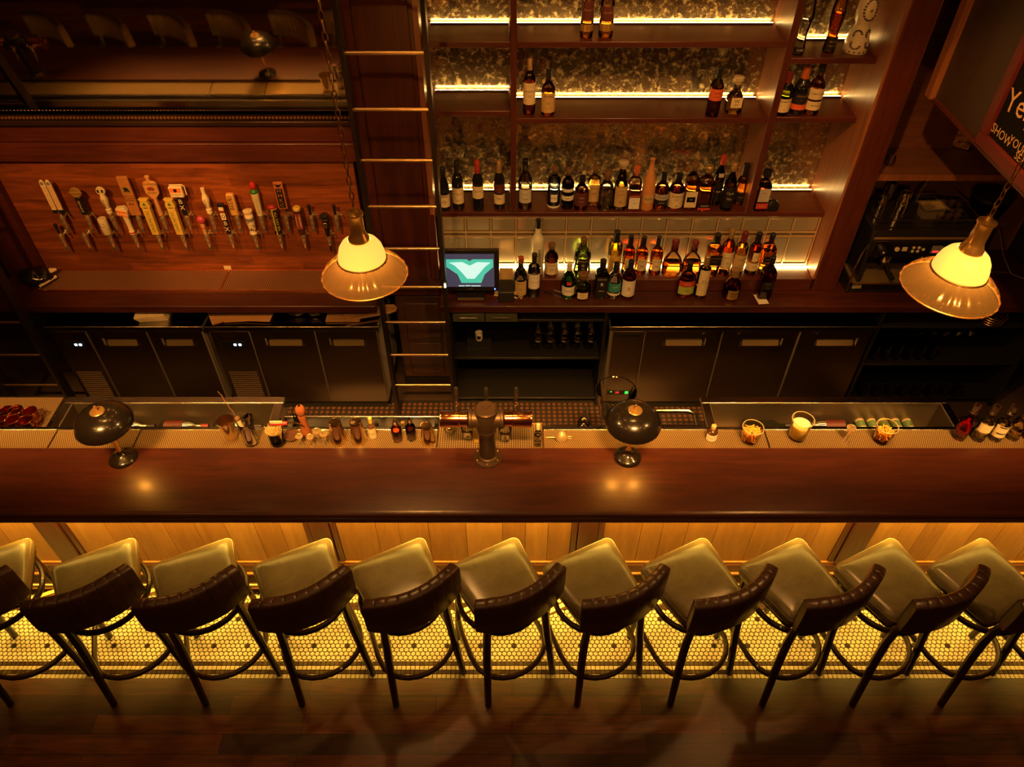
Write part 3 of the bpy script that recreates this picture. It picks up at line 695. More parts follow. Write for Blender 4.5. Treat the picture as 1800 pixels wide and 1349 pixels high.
LEDW = emis('blue_white_indicator', (.55,.75,1.0), 5); LEDR = emis('red_digits', (1.0,.03,.04), 1.6); LEDG = emis('green_indicator', (.05,1.0,.12), 1.3); LEDB = emis('blue_power_light', (.08,.16,1.0), 7)
fridge(-3.26, -2.155, (-2.985, -2.56), 'low stainless refrigerator at left with a stack of papers on top', False, 'Fagor', True)
fridge(-2.14, -.93, (-1.84, -1.38), 'low stainless refrigerator at left with chopping boards on top, beside the ladder', False, 'Fagor', True)
fridge(.685, 2.55, (.93, 1.475, 2.02), 'long three-door stainless refrigerator on the right with red digital display', True, '', False)

# ================================================================ table lamps
def table_lamp(x, y, label, bulbs):
    t = thing('table_lamp', label, 'lamp', (x, y, 1.071))
    G().lathe([(.073,0),(.076,.004),(.074,.010),(.060,.020),(.038,.030),(.020,.042),(.012,.056),(.010,.062),(0,.062)], 32).build('base', M['lamp'], t)
    G().lathe([(.0115,.060),(.0135,.066),(.0105,.074),(.0105,.25),(.0135,.255),(.0135,.275),(0,.275)], 16).build('stem', M['brass'], t)
    pr = [(.146,.268),(.1475,.274),(.146,.284),(.138,.306),(.120,.332),(.094,.352),(.064,.364),(.034,.369),(.0,.370)]
    inn = [(r*.985, z-.003) for r, z in pr]
    sh = G().shell(pr, 40).shell(inn, 40).shell([pr[0], inn[0]], 40).build('lamp_shade', M['lamp'], t)
    G().lathe([(.036,.368),(.037,.371),(.034,.374),(.010,.376),(.0,.376)], 24).build('cap', M['brass'], t)
    G().lathe([(.005,.375),(.0045,.386),(.0075,.392),(.0085,.401),(.006,.408),(0,.409)], 12).build('finial', M['brass'], t)
    G().rod((-.045,0,.262), (.045,0,.262), .006).build('socket_arm', M['brass'], t)
    for bx in bulbs:
        G().ball((bx, -.02, .275), .027, 14, 8).build('bulb', M['bulb'], t)
    return t
p = atz(217, 806, 1.07); table_lamp(p.x, p.y, 'black mushroom table lamp on the bar at left', (.03,))
p = atz(1103, 804, 1.07); table_lamp(p.x, p.y, 'black mushroom table lamp on the bar right of the beer tower', (-.062, .062))

# ================================================================ beer towers
def tower(x, y, label):
    t = thing('beer_tower', label, 'beer tower', (x, y, 1.071))
    G().lathe([(.078,0),(.079,.006),(.076,.010),(.056,.013),(.050,.022),(.044,.026),(0,.026)], 32).build('flange', M['bronze'], t)
    for i in range(6):
        a = 2*PI*(i+.5)/6; G().lathe([(.006,.010),(.006,.017),(.003,.019),(0,.019)], 8, (.064*math.cos(a), .064*math.sin(a), 0)).build('bolt', M['dbrass'], t)
    G().lathe([(.043,.02),(.043,.20),(.047,.205),(.047,.222),(.052,.226),(.052,.236),(.046,.24),(0,.24)], 32).build('column', M['bronze'], t)
    # tee body
    G().lathe([(.050,.232),(.056,.25),(.058,.31),(.057,.35),(.053,.362),(.058,.366),(.059,.378),(.052,.384),(.050,.388),(0,.388)], 32).rod((-.085,0,.305), (.085,0,.305), .046, n=28).build('tee_body', M['bronze'], t)
    for s_ in (-1, 1): G().lathe([(.05,-.009),(.052,-.006),(.052,.006),(.05,.009)], 28, (s_*.082, 0, .305), axis='x').build('collar', M['bronze'], t)
    G().prism([(-.026,.014),(-.018,.020),(0,.002),(.018,.020),(.026,.014),(0,-.012)], .388, .3915, 'z').build('cap_emblem', M['bronze'], t)
    for s_ in (-1, 1):
        G().lathe([(.043,0),(.046,.004),(.046,.008),(.041,.010),(.041,.045),(.044,.048),(.044,.132),(.046,.135),(.046,.144),(.041,.146),(0,.146)], 28, (s_*.092, 0, .305), axis='x').build('copper_arm', M['copper'], t) if s_ > 0 else \
        G().lathe([(.041,-.146),(.046,-.144),(.046,-.135),(.044,-.132),(.044,-.048),(.041,-.045),(.041,-.010),(.046,-.008),(.046,-.004),(.043,0)], 28, (s_*.092, 0, .305), axis='x').build('copper_arm', M['copper'], t)
    for fx in (-.155, 0, .155):
        f = G().rod((fx,.035,.305), (fx,.085,.312), .013, n=12).lathe([(.010,-.02),(.013,-.005),(.013,.02),(.009,.03),(0,.03)], 12, (fx,.092,.315)).rod((fx,.092,.30), (fx,.108,.225), .008, .0065).rod((fx-.02,.085,.322), (fx-.032,.085,.335), .005).build('faucet', M['chrome'], t)
        G().lathe([(.006,0),(.010,.006),(.011,.05),(.012,.09),(.009,.097),(0,.098)], 12, (fx,.092,.345)).build('tap_handle', M['black'], f)
    return t
p = atz(857, 804, 1.07); tower(p.x, p.y, 'dark bronze beer tower with copper cross arms standing on the bar')
tower(-4.12, p.y, 'dark bronze beer tower seen only in the tilted wall mirror')

# ================================================================ pendant lamps
def pendant(x, y, zr, label, tilt):
    t = thing('pendant_lamp', label, 'lamp', (x, y, zr)); t.rotation_euler = tilt
    sk = []
    for r, z in ((.180,0),(.181,.004),(.176,.014),(.160,.036),(.136,.058),(.112,.074),(.100,.084)): sk.append((r, z))
    n = 144; v = []; f = []
    for r, z in sk:
        for i in range(n):
            a = 2*PI*i/n; rr = r*(1+.016*math.cos(a*24)*(1 if r > .105 else 0)); v.append((rr*math.cos(a), rr*math.sin(a), z))
    for j in range(len(sk)-1):
        for i in range(n): f.append((j*n+i, j*n+(i+1)%n, (j+1)*n+(i+1)%n, (j+1)*n+i))
    G().add(v, f).build('glass_skirt', M['skirt'], t)
    G().tube([(.180*math.cos(2*PI*i/48), .180*math.sin(2*PI*i/48), 0) for i in range(48)], .003, 6, True).build('skirt_rim', M['dbrass'], t)
    G().shell([(.098,.080),(.099,.090),(.096,.110),(.088,.138),(.074,.160),(.058,.172),(.046,.176)], 40).build('opal_shade', M['opal'], t)
    G().tube([(.1*math.cos(2*PI*i/40), .1*math.sin(2*PI*i/40), .083) for i in range(40)], .0035, 6, True).build('gallery_ring', M['dbrass'], t)
    G().lathe([(.045,.165),(.043,.185),(.034,.205),(.030,.215),(.029,.285),(.034,.292),(.034,.30),(.014,.306),(.008,.32),(0,.32)], 24).build('brass_neck', M['brass'], t)
    c = G()
    k = 0; z = .322
    while z < 2.6:
        q = []
        for i in range(10):
            a = 2*PI*i/10; u, w_ = .008*math.cos(a), .020*math.sin(a)
            q.append((u, 0, z+.018+w_) if k % 2 else (0, u, z+.018+w_))
        c.tube(q, .0028, 5, True); z += .033; k += 1
    c.build('chain', M['dbrass'], t)
    l = D.lights.new('pendant_bulb', 'POINT'); l.energy = 26; l.color = (1,.5,.14); l.shadow_soft_size = .03
    o = D.objects.new('pendant_bulb', l); COL.objects.link(o); o.parent = t; o.location = (0,0,.06)
    return t
pendant(-.622, 2.577, 2.335, 'glowing opal pendant lamp with glass skirt left of the bottle shelves', (0,0,0))
pendant(1.676, 2.30, 2.47, 'glowing opal pendant lamp with glass skirt in front of the espresso machine', (0,math.radians(3),0))
# ================================================================ beer taps on the plank wall
def tap(px_, py_, kind, label):
    p = aty(px_, py_, 4.385); t = thing('beer_tap', label, 'beer tap', (p.x, 4.45, p.z), 0, 'beer taps on the plank wall')
    g = G().lathe([(.020,-.004),(.020,.006),(.012,.010),(.012,.03),(0,.03)], 16, (0,-.004,0), axis='y')
    g.rod((0,-.01,0), (0,-.055,0), .0085).lathe([(0,-.024),(.012,-.022),(.016,-.010),(.016,.012),(.011,.022),(.008,.034),(0,.034)], 14, (0,-.064,0))
    g.rod((.016,-.030,.008), (.034,-.030,.012), .004).rod((.034,-.034,.012), (.038,-.034,-.014), .0035)
    g.lathe([(.0070,-.088),(.0105,-.062),(.0135,-.05),(.0135,-.03),(.010,-.02),(0,-.02)], 14, (0,-.064,0))
    g.build('faucet', M['tapmetal'], t)
    if kind not in ('bare','stout') and (px_, kind) not in NOCAP: G().lathe([(0,-.098),(.007,-.096),(.0085,-.080),(0,-.080)], 10, (0,-.064,0)).build('spout_plug', M['teal'], t)
    b = (0, -.066); 
    def H(name, g, mat, parent=None, **k): return g.build(name, mat, parent or t, (0, b[1], .03), **k)
    def vtext(g, s_, size, z, y, x=0, flip=1): return g.text(s_, size, (x, y, z), (0,0,1*flip), (-1*flip,0,0))
    if kind == 'bare':
        return t
    if kind == 'short': H('handle', G().lathe([(.005,-.004),(.008,.006),(.0085,.03),(.012,.065),(.011,.074),(0,.075)], 14), M['black'])
    if kind == 'skis':
        for s_ in (-1, 1):
            h = H('handle', G().prism([(s_*.020-.0165,.03),(s_*.020+.0165,.03),(s_*.020+.0165,.235),(s_*.020+.011,.255),(s_*.020,.262),(s_*.020-.011,.255),(s_*.020-.0165,.235)], -.006, .004), M['cream'], bevel=.002)
            G().box(s_*.020-.017, s_*.020+.017, -.0075, .0055, .015, .04).build('black_tip', M['black'], h)
            g = G(); vtext(g, 'SOLID GOLD', .027, .135, -.0068, s_*.020); g.build('lettering', M['orange'], h, smooth=0)
            G().lathe([(.0,-.0078),(.011,-.0076),(.011,-.006)], 16, (s_*.020,0,.235), axis='y').build('emblem', M['grey'], h)
        H('ferrule', G().rod((0,0,-.01), (0,0,.03), .007), M['brass'])
    if kind == 'ship':
        h = H('handle', G().box(-.019,.019,-.012,.010,.005,.135), M['black'], bevel=.004)
        g = G(); vtext(g, 'SHIPYARD', .019, .07, -.0128); g.build('lettering', M['cream'], h, smooth=0)
        H('emblem_ring', G().tube([(.031*math.cos(2*PI*i/24), -.001, .168+.031*math.sin(2*PI*i/24)) for i in range(24)], .0065, 8, True), M['gold'])
        H('emblem', G().lathe([(0,-.006),(.028,-.005),(.028,.005),(0,.006)], 20, (0,-.001,.168), axis='y').prism([(-.046,.166),(.046,.166),(.046,.172),(-.046,.172)], -.011, -.006), M['gold'])
    if kind in ('pear', 'paddlewhite'):
        h = H('handle', G().lathe([(.009,0),(.010,.012),(.018,.015),(.019,.026),(.013,.03),(.019,.036),(.019,.046),(.013,.052),(.016,.075),(.023,.105),(.024,.125),(.016,.150),(.013,.158)] + ([(.013,.16),(0,.16)] if kind == 'pear' else [(.013,.165),(.014,.20),(0,.20)]), 20), M['cream'])
        if kind == 'pear':
            H('round_top', G().lathe([(0,-.010),(.028,-.008),(.031,0),(.028,.008),(0,.010)], 24, (0,0,.18), axis='y'), M['cream'])
            for s_ in (-1, 1): H('emblem', G().prism([(s_*.006,.172),(s_*.020,.172),(s_*.020,.190),(s_*.010,.194)], -.0115, -.0095), M['black'], smooth=0)
        g = G(); vtext(g, 'VIRTUE CIDER' if kind == 'pear' else 'BREWING CO', .011, .095, -.0248); g.build('lettering', M['ink'], h, smooth=0)
        H('ferrule', G().rod((0,0,-.015), (0,0,.004), .010), M['brass'])
    if kind == 'barrel':
        h = H('handle', G().box(-.036,.036,-.012,.010,.0,.285), plain('tap_plank', (.42,.17,.05), .5), bevel=.004)
        H('emblem', G().lathe([(0,-.0145),(.030,-.014),(.030,-.012)], 28, (0,0,.195), axis='y'), M['gold'])
        H('horse_emblem', G().prism([(-.016,.180),(-.008,.196),(-.014,.206),(0,.214),(.016,.206),(.020,.180),(.008,.180),(.004,.192),(-.002,.180)], -.0158, -.0142), M['ink'], smooth=0)
        g = G()
        for q, (s_, z, sz) in enumerate((('KENTUCKY', .148, .017), ('BOURBON', .131, .017), ('BARREL', .114, .019), ('Ale', .090, .028), ('~', .064, .02))): g.text(s_, sz, (0,-.0128,z))
        g.build('lettering', M['ink'], h, smooth=0)
    if kind == 'bat':
        h = H('handle', G().lathe([(.019,0),(.020,.004),(.020,.022),(.016,.028),(.0155,.06),(.019,.12),(.021,.15),(0,.15)], 20), M['cream'])
        G().lathe([(.0206,.008),(.0206,.018)], 20).build('red_band', M['red'], h)
        H('flag_box', G().prism([(-.040,.155),(.026,.135),(.034,.185),(.020,.212),(-.040,.205)], -.024, .016), M['cream'], bevel=.003)
        H('orange_stripe', G().prism([(-.038,.175),(.028,.165),(.030,.182),(-.038,.195)], -.0255, -.0235), M['orange'], smooth=0)
        H('orange_stripe', G().prism([(-.030,.156),(.024,.142),(.026,.155),(-.030,.168)], -.0255, -.0235), M['orange'], smooth=0)
    if kind == 'paddle':
        h = H('handle', G().lathe([(.015,0),(.016,.02),(.012,.12),(.012,.15)], 16), plain('tap_wood', (.55,.28,.09), .45))
        H('paddle_head', G().prism([(-.012,.125),(.012,.125),(.044,.165),(.046,.235),(.034,.248),(.012,.252),(.010,.272),(.017,.283),(.012,.292),(-.012,.292),(-.017,.283),(-.010,.272),(-.012,.252),(-.034,.248),(-.046,.235),(-.044,.165)], -.010, .008), plain('tap_wood', (.55,.28,.09), .45), bevel=.003)
        g = G().text('ALLAGASH', .019, (0,-.0106,.233)).text('WHITE', .021, (0,-.0106,.168)); g.build('lettering', M['ink'], h, smooth=0)
        H('emblem', G().prism([(-.026,.196),(-.014,.212),(.014,.212),(.026,.196),(.012,.184),(0,.190),(-.012,.184)], -.0112, -.0102), plain('dark_red', (.25,.04,.03), .5), smooth=0)
    if kind in ('long1', 'long2'):
        yl = plain('yellow_green_tap', (.62,.42,.07), .45) if kind == 'long1' else plain('yellow_tap', (.66,.46,.08), .45)
        h = H('handle', G().prism([(-.024,0),(.024,0),(.027,.20),(-.027,.20)], -.020, .016), yl, bevel=.003)
        H('head', G().prism([(-.027,.198),(.027,.198),(.034,.222),(.024,.262),(.034,.272),(-.034,.272),(-.024,.262),(-.034,.222)], -.020, .016), yl, bevel=.004)
        g = G(); vtext(g, 'LAGUNITAS', .030 if kind == 'long1' else .028, .105, -.0206, 0 if kind == 'long1' else -.003)
        g.build('lettering', plain('dark_green_ink', (.05,.13,.04), .5), h, smooth=0)
        H('emblem', G().prism([(-.012,.228),(.012,.228),(0,.25)], -.0215, -.0195), M['green'], smooth=0)
        H('small_line', G().box(-.014,.014,-.021,-.0195,.208,.212), M['ink'], smooth=0)
    if kind in ('bxbox', 'bx'):
        h = H('handle', G().prism([(-.013,0),(.013,0),(.021,.14 if kind == 'bxbox' else .235),(-.021,.14 if kind == 'bxbox' else .235)], -.011, .010), M['black'], bevel=.002)
        g = G().text('B', .046, (0,-.0118,.105 if kind == 'bxbox' else .085)).text('X', .046, (0,-.0118,.060 if kind == 'bxbox' else .040)); g.build('lettering', M['cream'], h, smooth=0)
        if kind == 'bxbox':
            s_ = H('sign_box', G().box(-.050,.038,-.018,.010,.138,.215), M['cream'], bevel=.006)
            G().box(-.044,.030,-.0195,-.018,.176,.208).build('orange_field', M['orange'], s_, smooth=0)
            G().lathe([(0,-.0208),(.012,-.0205),(.012,-.0195)], 18, (-.006,0,.192), axis='y').build('seal', M['ink'], s_)
            G().text('MOUNTAIN', .013, (-.006,-.0185,.162)).text('CLUB', .010, (-.006,-.0185,.149)).build('lettering', M['ink'], s_, smooth=0)
            H('sign_edge', G().tube([(-.044,.004,.220),(.040,.004,.222),(.052,.004,.21),(.050,.004,.15)], .004, 6), M['cream'])
        else:
            H('label_panel', G().box(-.016,.016,-.0135,-.011,.115,.165).box(-.016,.016,-.0135,-.011,.185,.21), M['cream'], smooth=0)
            H('label_band', G().box(-.017,.017,-.0138,-.011,.167,.182), plain('dark_red', (.25,.04,.03), .5), smooth=0)
            H('seal', G().tube([(.009*math.cos(2*PI*i/14), -.014, .142+.012*math.sin(2*PI*i/14)) for i in range(14)], .0022, 5, True), M['ink'])
    if kind == 'block':
        h = H('handle', G().box(-.026,.026,-.020,.014,0,.165), plain('tap_maple', (.66,.36,.10), .45), bevel=.010)
        g = G(); vtext(g, 'BEER', .042, .092, -.0206, -.002); g.text('[|]', .030, (0,-.0206,.142)); g.build('lettering', M['ink'], h, smooth=0)
    if kind == 'chouffe':
        h = H('handle', G().lathe([(.018,0),(.019,.02),(.027,.17),(0,.17)], 20), M['cream'])
        g = G()
        for q, ch in enumerate('CHOUFFE'): g.text(ch, .020, (.004, -.0255+.0008*q, .145-q*.020))
        g.build('lettering', M['green'], h, smooth=0)
        H('green_collar', G().lathe([(.027,.168),(.028,.180),(.016,.194),(0,.194)], 20), M['green'])
        H('red_knob', G().lathe([(.012,.192),(.020,.205),(.021,.225),(.013,.242),(0,.246)], 18), M['red'])
    if kind == 'plaque':
        h = H('handle', G().box(-.030,.030,-.008,.008,.05,.245), plain('carved_plaque', (.55,.18,.05), .5), bevel=.003)
        H('carved_panel', G().box(-.023,.023,-.0092,-.008,.058,.20), M['ink'], smooth=0)
        g = G()
        for q, ch in enumerate('HMKC'): g.text(ch, .034, (0,-.0102,.183-q*.035), sx=1.2)
        g.build('lettering', plain('carved_plaque', (.55,.18,.05), .5), h, smooth=0)
        H('eagle_emblem', G().prism([(-.026,.236),(-.008,.226),(0,.232),(.008,.226),(.026,.236),(.012,.214),(0,.208),(-.012,.214)], -.0092, -.0078), M['ink'], smooth=0)
        H('mount', G().box(-.03,.03,-.006,.006,-.008,.012).rod((0,0,0), (0,0,.052), .005), plain('plaque_mount', (.22,.08,.03), .5))
    if kind == 'ballhead':
        h = H('handle', G().lathe([(.012,0),(.013,.04),(.014,.046),(.014,.052),(.016,.09),(0,.09)], 18), plain('tap_maple', (.66,.36,.10), .45))
        G().lathe([(.0146,.045),(.0146,.052)], 18).build('pink_band', M['pink'], h)
        H('pink_ball', G().ball((0,0,.108), .030, 20, 12, 1, .85, 1.0), M['pink'])
    if kind == 'belted':
        h = H('handle', G().lathe([(.024,0),(.026,.008),(.020,.018),(.024,.06),(.029,.10),(.028,.15),(.024,.155),(.031,.165),(.031,.18),(0,.186)], 24), M['cream'])
        G().lathe([(.0296,.105),(.0298,.13)], 24).build('grey_belt', M['grey'], h)
        g = G()
        for q in range(9):
            a = random.uniform(-1.1, 1.1); z = random.uniform(.025, .10); rr = .0262+(z-.02)*.034; g.lathe([(0,-.001),(.0055,0)], 8, (math.sin(a)*rr, -math.cos(a)*rr, z), axis='y')
        g.build('spots', plain('plum_ink', (.16,.06,.08), .5), h, smooth=0)
    if kind == 'allday':
        h = H('handle', G().prism([(-.026,0),(.0,-.020),(.026,0),(.026,.012),(-.026,.012)], .0, .19, 'z'), M['ink'], bevel=.002)
        for s_, tx in ((-1, 'ALL DAY IPA'), (1, 'ALL DAY IPA')):
            r_ = Vector((.026*1, -.020*-s_*-1, 0)); nx = Vector((s_*.020, -.026, 0)).normalized()
            g = G(); c_ = Vector((s_*.0135, -.0102, .10)) + nx*.0012
            g.text(tx, .026, c_, (0,0,-1), Vector((.026, .020*s_, 0)).normalized()); g.build('lettering', M['yellow'], h, smooth=0)
        H('yellow_edge', G().box(-.003,.003,-.0225,-.0185,0,.19), M['yellow']); H('yellow_rim', G().prism([(-.027,0),(0,-.021),(.027,0),(.027,.013),(-.027,.013)], .188, .194, 'z'), M['yellow'])
        H('red_top', G().ball((-.004,0,.205), .027, 16, 8, 1.1, .8, .62), plain('crimson', (.45,.03,.05), .45))
    if kind == 'stripes':
        h = H('handle', G().lathe([(.021,0),(.024,.03),(.027,.17),(.027,.185),(0,.185)], 20), plain('dark_maroon', (.08,.02,.015), .4))
        for s_ in (-1, 1):
            q = G().patch(.0262, .05, .165, s_*.45-.34, s_*.45+.34, 6, t=.0012).build('red_panel', plain('brick_red', (.40,.08,.05), .5), h)
            g = G(); R = .0286; vs_, fs_ = text2d('BREWING')
            g.add([(math.sin(s_*.45 - y*.017/R)*R, -math.cos(s_*.45 - y*.017/R)*R, .108+x*.017) for x, y in vs_], fs_); g.build('lettering', M['cream'], q, smooth=0)
        H('yellow_cap', G().lathe([(.025,.185),(.026,.19),(.026,.202),(.020,.208),(0,.208)], 20), M['yellow'])
    if kind == 'stout':
        h = H('handle', G().lathe([(.013,-.03),(.015,.0),(.020,.06),(.028,.13),(.029,.145),(.026,.150),(0,.152)], 24), M['black'])
        H('emblem', G().tube([(-.010,-.0265,.095),(.010,-.0265,.095),(.009,-.0245,.070),(.003,-.0225,.060),(-.004,-.0235,.064),(-.010,-.0265,.095)], .0016, 5), M['gold'])
        g = G().ctext('STOUT', .014, .0272, .118); g.build('lettering', M['gold'], h, smooth=0)
        G().lathe([(.0,-.125),(.006,-.12),(.010,-.07),(.011,-.03),(0,-.03)], 12, (0,-.064,0)).build('nozzle', M['black'], t)
NOCAP = {(329,'bxbox'), (405.3,'bx'), (491.4,'allday'), (533,'stripes'), (149.3,'bare')}
UP = ((109.5,'skis','tap with paired cream ski handle with orange lettering, far left of the upper row'), (154,'ship','tap with black handle under a gold ring emblem'), (198,'pear','tap with white pear-shaped handle and round top'),
 (243.5,'barrel','tap with tall brown plank handle with a horse emblem'), (286,'paddle','tap with wooden paddle handle with a dark emblem and black lettering'), (329,'bxbox','tap with black handle under an orange and cream sign box'),
 (372.6,'paddlewhite','tap with white turned handle with square top'), (416.7,'block','tap with pale wooden block handle reading BEER'), (459.4,'chouffe','tap with white tapering handle, green collar and red top'),
 (503,'plaque','tap with orange carved plaque handle with black letters'), (547.5,'short','tap with short black handle between the yellow-capped and stout handles'), (591,'short','tap with short black handle at right end of upper row'))
LO = ((107.7,'short','tap with short black handle at left end of lower row'), (149.3,'bare','bare tap with no handle in the lower row'), (193,'smile','tap with plain white cylinder handle with a smiling face'), (236.4,'bat','tap with white bat handle and orange striped flag box'),
 (278.4,'long1','tap with long mustard handle with green lettering, beside the paddle handle'), (321,'long2','tap with long yellow handle with green lettering, under the sign box handle'), (363.4,'ballhead','tap with short wooden handle topped by a pink ball'),
 (405.3,'bx','tap with slim black two-letter handle with a cream label'), (448,'belted','tap with white vase-shaped handle with grey belt and plum spots'), (491.4,'allday','tap with black handle with yellow lettering and red top'),
 (533,'stripes','tap with dark handle with red panels and yellow cap'), (577.8,'stout','tap with wide black tapering handle and long black nozzle'))
for x, k, l in UP: tap(x, 384.5, k, l)
for x, k, l in LO:
    t_ = tap(x, 417, k, l)
for o in [o for o in D.objects if o.name.startswith('beer_tap') and 'smiling' in o.get('label', '')]:
    h = G().lathe([(.026,0),(.029,.006),(.029,.115),(.026,.120),(0,.120)], 24).build('handle', M['cream'], o, (0,-.066,.03))
    g = G()
    for a in (-.35, .35): g.lathe([(0,-.001),(.004,0)], 8, (math.sin(a)*.0297, -math.cos(a)*.0297, .09), axis='y')
    g.tube([(math.sin(a)*.0298, -math.cos(a)*.0298, .066+.020*abs(a)**1.6) for a in [(-.6+.12*i) for i in range(11)]], .0014, 5); g.build('smiling_face', M['ink'], h)
# ================================================================ bottles
PROF = {   # (radius fraction, height fraction) outlines
 'std': [(.92,0),(1,.02),(1,.60),(.94,.66),(.70,.73),(.42,.78),(.36,.82),(.34,.93),(.40,.94),(.40,1)],
 'round': [(.90,0),(1,.03),(1,.52),(.93,.60),(.74,.67),(.48,.73),(.38,.78),(.36,.93),(.43,.94),(.43,1)],
 'wine': [(.93,0),(1,.02),(1,.56),(.95,.62),(.72,.70),(.46,.755),(.40,.80),(.37,.96),(.40,.965),(.40,1)],
 'burg': [(.93,0),(1,.02),(1,.48),(.90,.58),(.66,.68),(.46,.76),(.39,.82),(.36,.96),(.40,.965),(.40,1)],
 'slim': [(.94,0),(1,.015),(1,.66),(.94,.71),(.60,.76),(.44,.79),(.42,.84),(.42,1)],
 'squat': [(.70,0),(.86,.05),(1,.22),(1,.36),(.86,.54),(.52,.66),(.38,.72),(.36,.86),(.42,.88),(.42,1)],
 'tall': [(.72,0),(.80,.02),(.66,.22),(.92,.42),(.95,.48),(.70,.66),(.40,.80),(.27,.90),(.27,1)],
 'cone': [(.95,0),(1,.02),(.97,.42),(.84,.56),(.60,.70),(.40,.80),(.30,.88),(.28,.97),(.36,.98),(.36,1)],
 'jug': [(.80,0),(.98,.06),(1,.30),(.92,.42),(.66,.55),(.42,.62),(.36,.68),(.34,.92),(.40,.93),(.40,1)],
}
def superring(r, z, sq, n=28):
    out = []
    for i in range(n):
        a = 2*PI*i/n; c_, s_ = math.cos(a), math.sin(a); k = (abs(c_)**sq + abs(s_)**sq)**(-1/sq); out.append((r*k*c_, r*k*s_, z))
    return out
def body(g, prof, r, h, sq=2, flat=1.0, hi=1.0, shrink=0):
    """prof scaled; square cross-section blends to round at the neck"""
    rings = []; neck = .5
    for f_, q in prof:
        e = 2 + (sq-2)*max(0, min(1, (f_-.5)/.35)); rr = max(.0008, f_*r - shrink)
        fl = 1 - (1-flat)*max(0, min(1, (f_-.5)/.4))
        rings.append([(x, y*fl, z) for x, y, z in superring(rr, q*h, e)])
    return g.loft(rings)
def cut(prof, q0, q1):
    """outline between two height fractions"""
    def at(q):
        for (r0, a), (r1, b) in zip(prof, prof[1:]):
            if a <= q <= b: return r0 + (r1-r0)*((q-a)/(b-a) if b > a else 0)
        return prof[-1][0]
    return [(at(q0), q0)] + [(r, q) for r, q in prof if q0 < q < q1] + [(at(q1), q1)]
BOT = {}
def bottle(x, yt, yb, wpx, z, kind, gcol, liq, cap, label, text=None, labels=(), sq=2, flat=1.0, fill=.62, capf=.10, capr=.46, group='bottles', cat='bottle', name='bottle', h=None, rz=0, opaque=None, rough=0.0, capmat=None):
    """x, top, bottom and width in photo pixels; z = shelf the bottle stands on
    labels: (material, from, to height fractions, half angle, [(text, height fraction, size), ...], ink)"""
    q = atz(x, yb, z); s_ = pxm(q.y, z+.08); r = wpx/2/s_; Y = q.y + r*.93*(flat if flat < 1 else 1)
    if z > 1.5 and DM-.02 < Y + r: Y = DM-.022-r
    if z == CTP: Y = min(Y, 4.197 - r*flat)
    if z == STEP: Y = min(Y, 4.331 - r*flat)
    q = Vector((q.x, Y, z))
    if h is None: h = max(.12, aty(x, yt, Y).z - z)
    t = thing(name, label, cat, (q.x, Y, z+.0005), rz, group); pf = PROF[kind]
    bt = 1-capf*.85
    if opaque:
        body(G(), cut(pf, 0, bt), r, h, sq, flat).build('body', opaque, t, smooth=50)
    else:
        body(G(), cut(pf, 0, bt), r, h, sq, flat).build('glass', glass('glass_%.2f_%.2f_%.2f' % gcol, gcol), t, smooth=50)
        if liq: body(G(), cut(pf, .022, fill), r, h, sq, flat, shrink=.0022).build('liquid', liq, t, smooth=50)
    cm = capmat or (M['gstop'] if cap == 'clear' else M[cap])
    if capf:
        cr = r*capr
        if cap in ('cork', 'clear'): G().lathe([(cr*.7,(1-capf)*h),(cr*.75,(1-capf*.6)*h),(cr*1.05,(1-capf*.55)*h),(cr*1.1,(1-capf*.1)*h),(cr*.9,h),(0,h)], 18).build('stopper', cm, t)
        else: G().lathe([(cr*.98,(1-capf)*h),(cr,(1-capf*.95)*h),(cr*.97,h*.992),(cr*.85,h),(0,h)], 18).build('cap', cm, t)
    for lb in labels:
        mat, a, b_, half, tx = lb[:5]; ink = lb[5] if len(lb) > 5 else M['ink']
        rl = r*max(f_ for f_, q_ in cut(pf, a, b_))
        if sq > 2.5 or flat < 1:
            yy = -r*flat*(1.0 if sq > 2.5 else 1.0) - .0012; hw = r*min(.92, math.sin(min(half, 1.5)))
            if sq <= 2.5:   # flattened flask: curved patch
                g = G(); nn = 10; g.add([(rl*math.sin(-half+2*half*i/nn)*1.006, -rl*flat*math.cos(-half+2*half*i/nn)-.0012, zz*h) for zz in (a, b_) for i in range(nn+1)], [(i, i+1, nn+2+i, nn+1+i) for i in range(nn)])
                lo = g.build('label', mat, t)
            else: lo = G().box(-hw, hw, yy, yy+.001, a*h, b_*h).build('label', mat, t, smooth=0)
            if tx:
                g = G()
                for s2, f_, sz in tx: g.text(s2, sz, (0, yy-.0008, f_*h))
                g.build('lettering', ink, lo, smooth=0)
        else:
            lo = G().patch(rl, a*h, b_*h, -half, half, 12, t=.0009).build('label', mat, t)
            if tx:
                g = G()
                for s2, f_, sz in tx: g.ctext(s2, sz, rl, f_*h, off=.0018)
                g.build('lettering', ink, lo, smooth=0)
    return t
AMB = liquid('amber_spirit', (1.0,.58,.15)); AMBD = liquid('dark_amber_spirit', (.95,.36,.07)); AMBL = liquid('pale_gold_spirit', (1,.74,.34)); RED = liquid('red_spirit', (.85,.10,.05)); CLR = liquid('clear_spirit', (1,.99,.96))
GRN = liquid('green_spirit', (.80,1.0,.50)); YEL = liquid('yellow_spirit', (1,.82,.12)); PUR = liquid('violet_spirit', (.25,.05,.45)); PINKL = liquid('rose_spirit', (.95,.45,.30)); BLK = plain('near_black_wine_glass', (.010,.010,.007), .06, 0, .5)
W, DKG, GG, BLU = (.95,.96,.94), (.10,.12,.05), (.30,.62,.22), (.55,.68,.85)
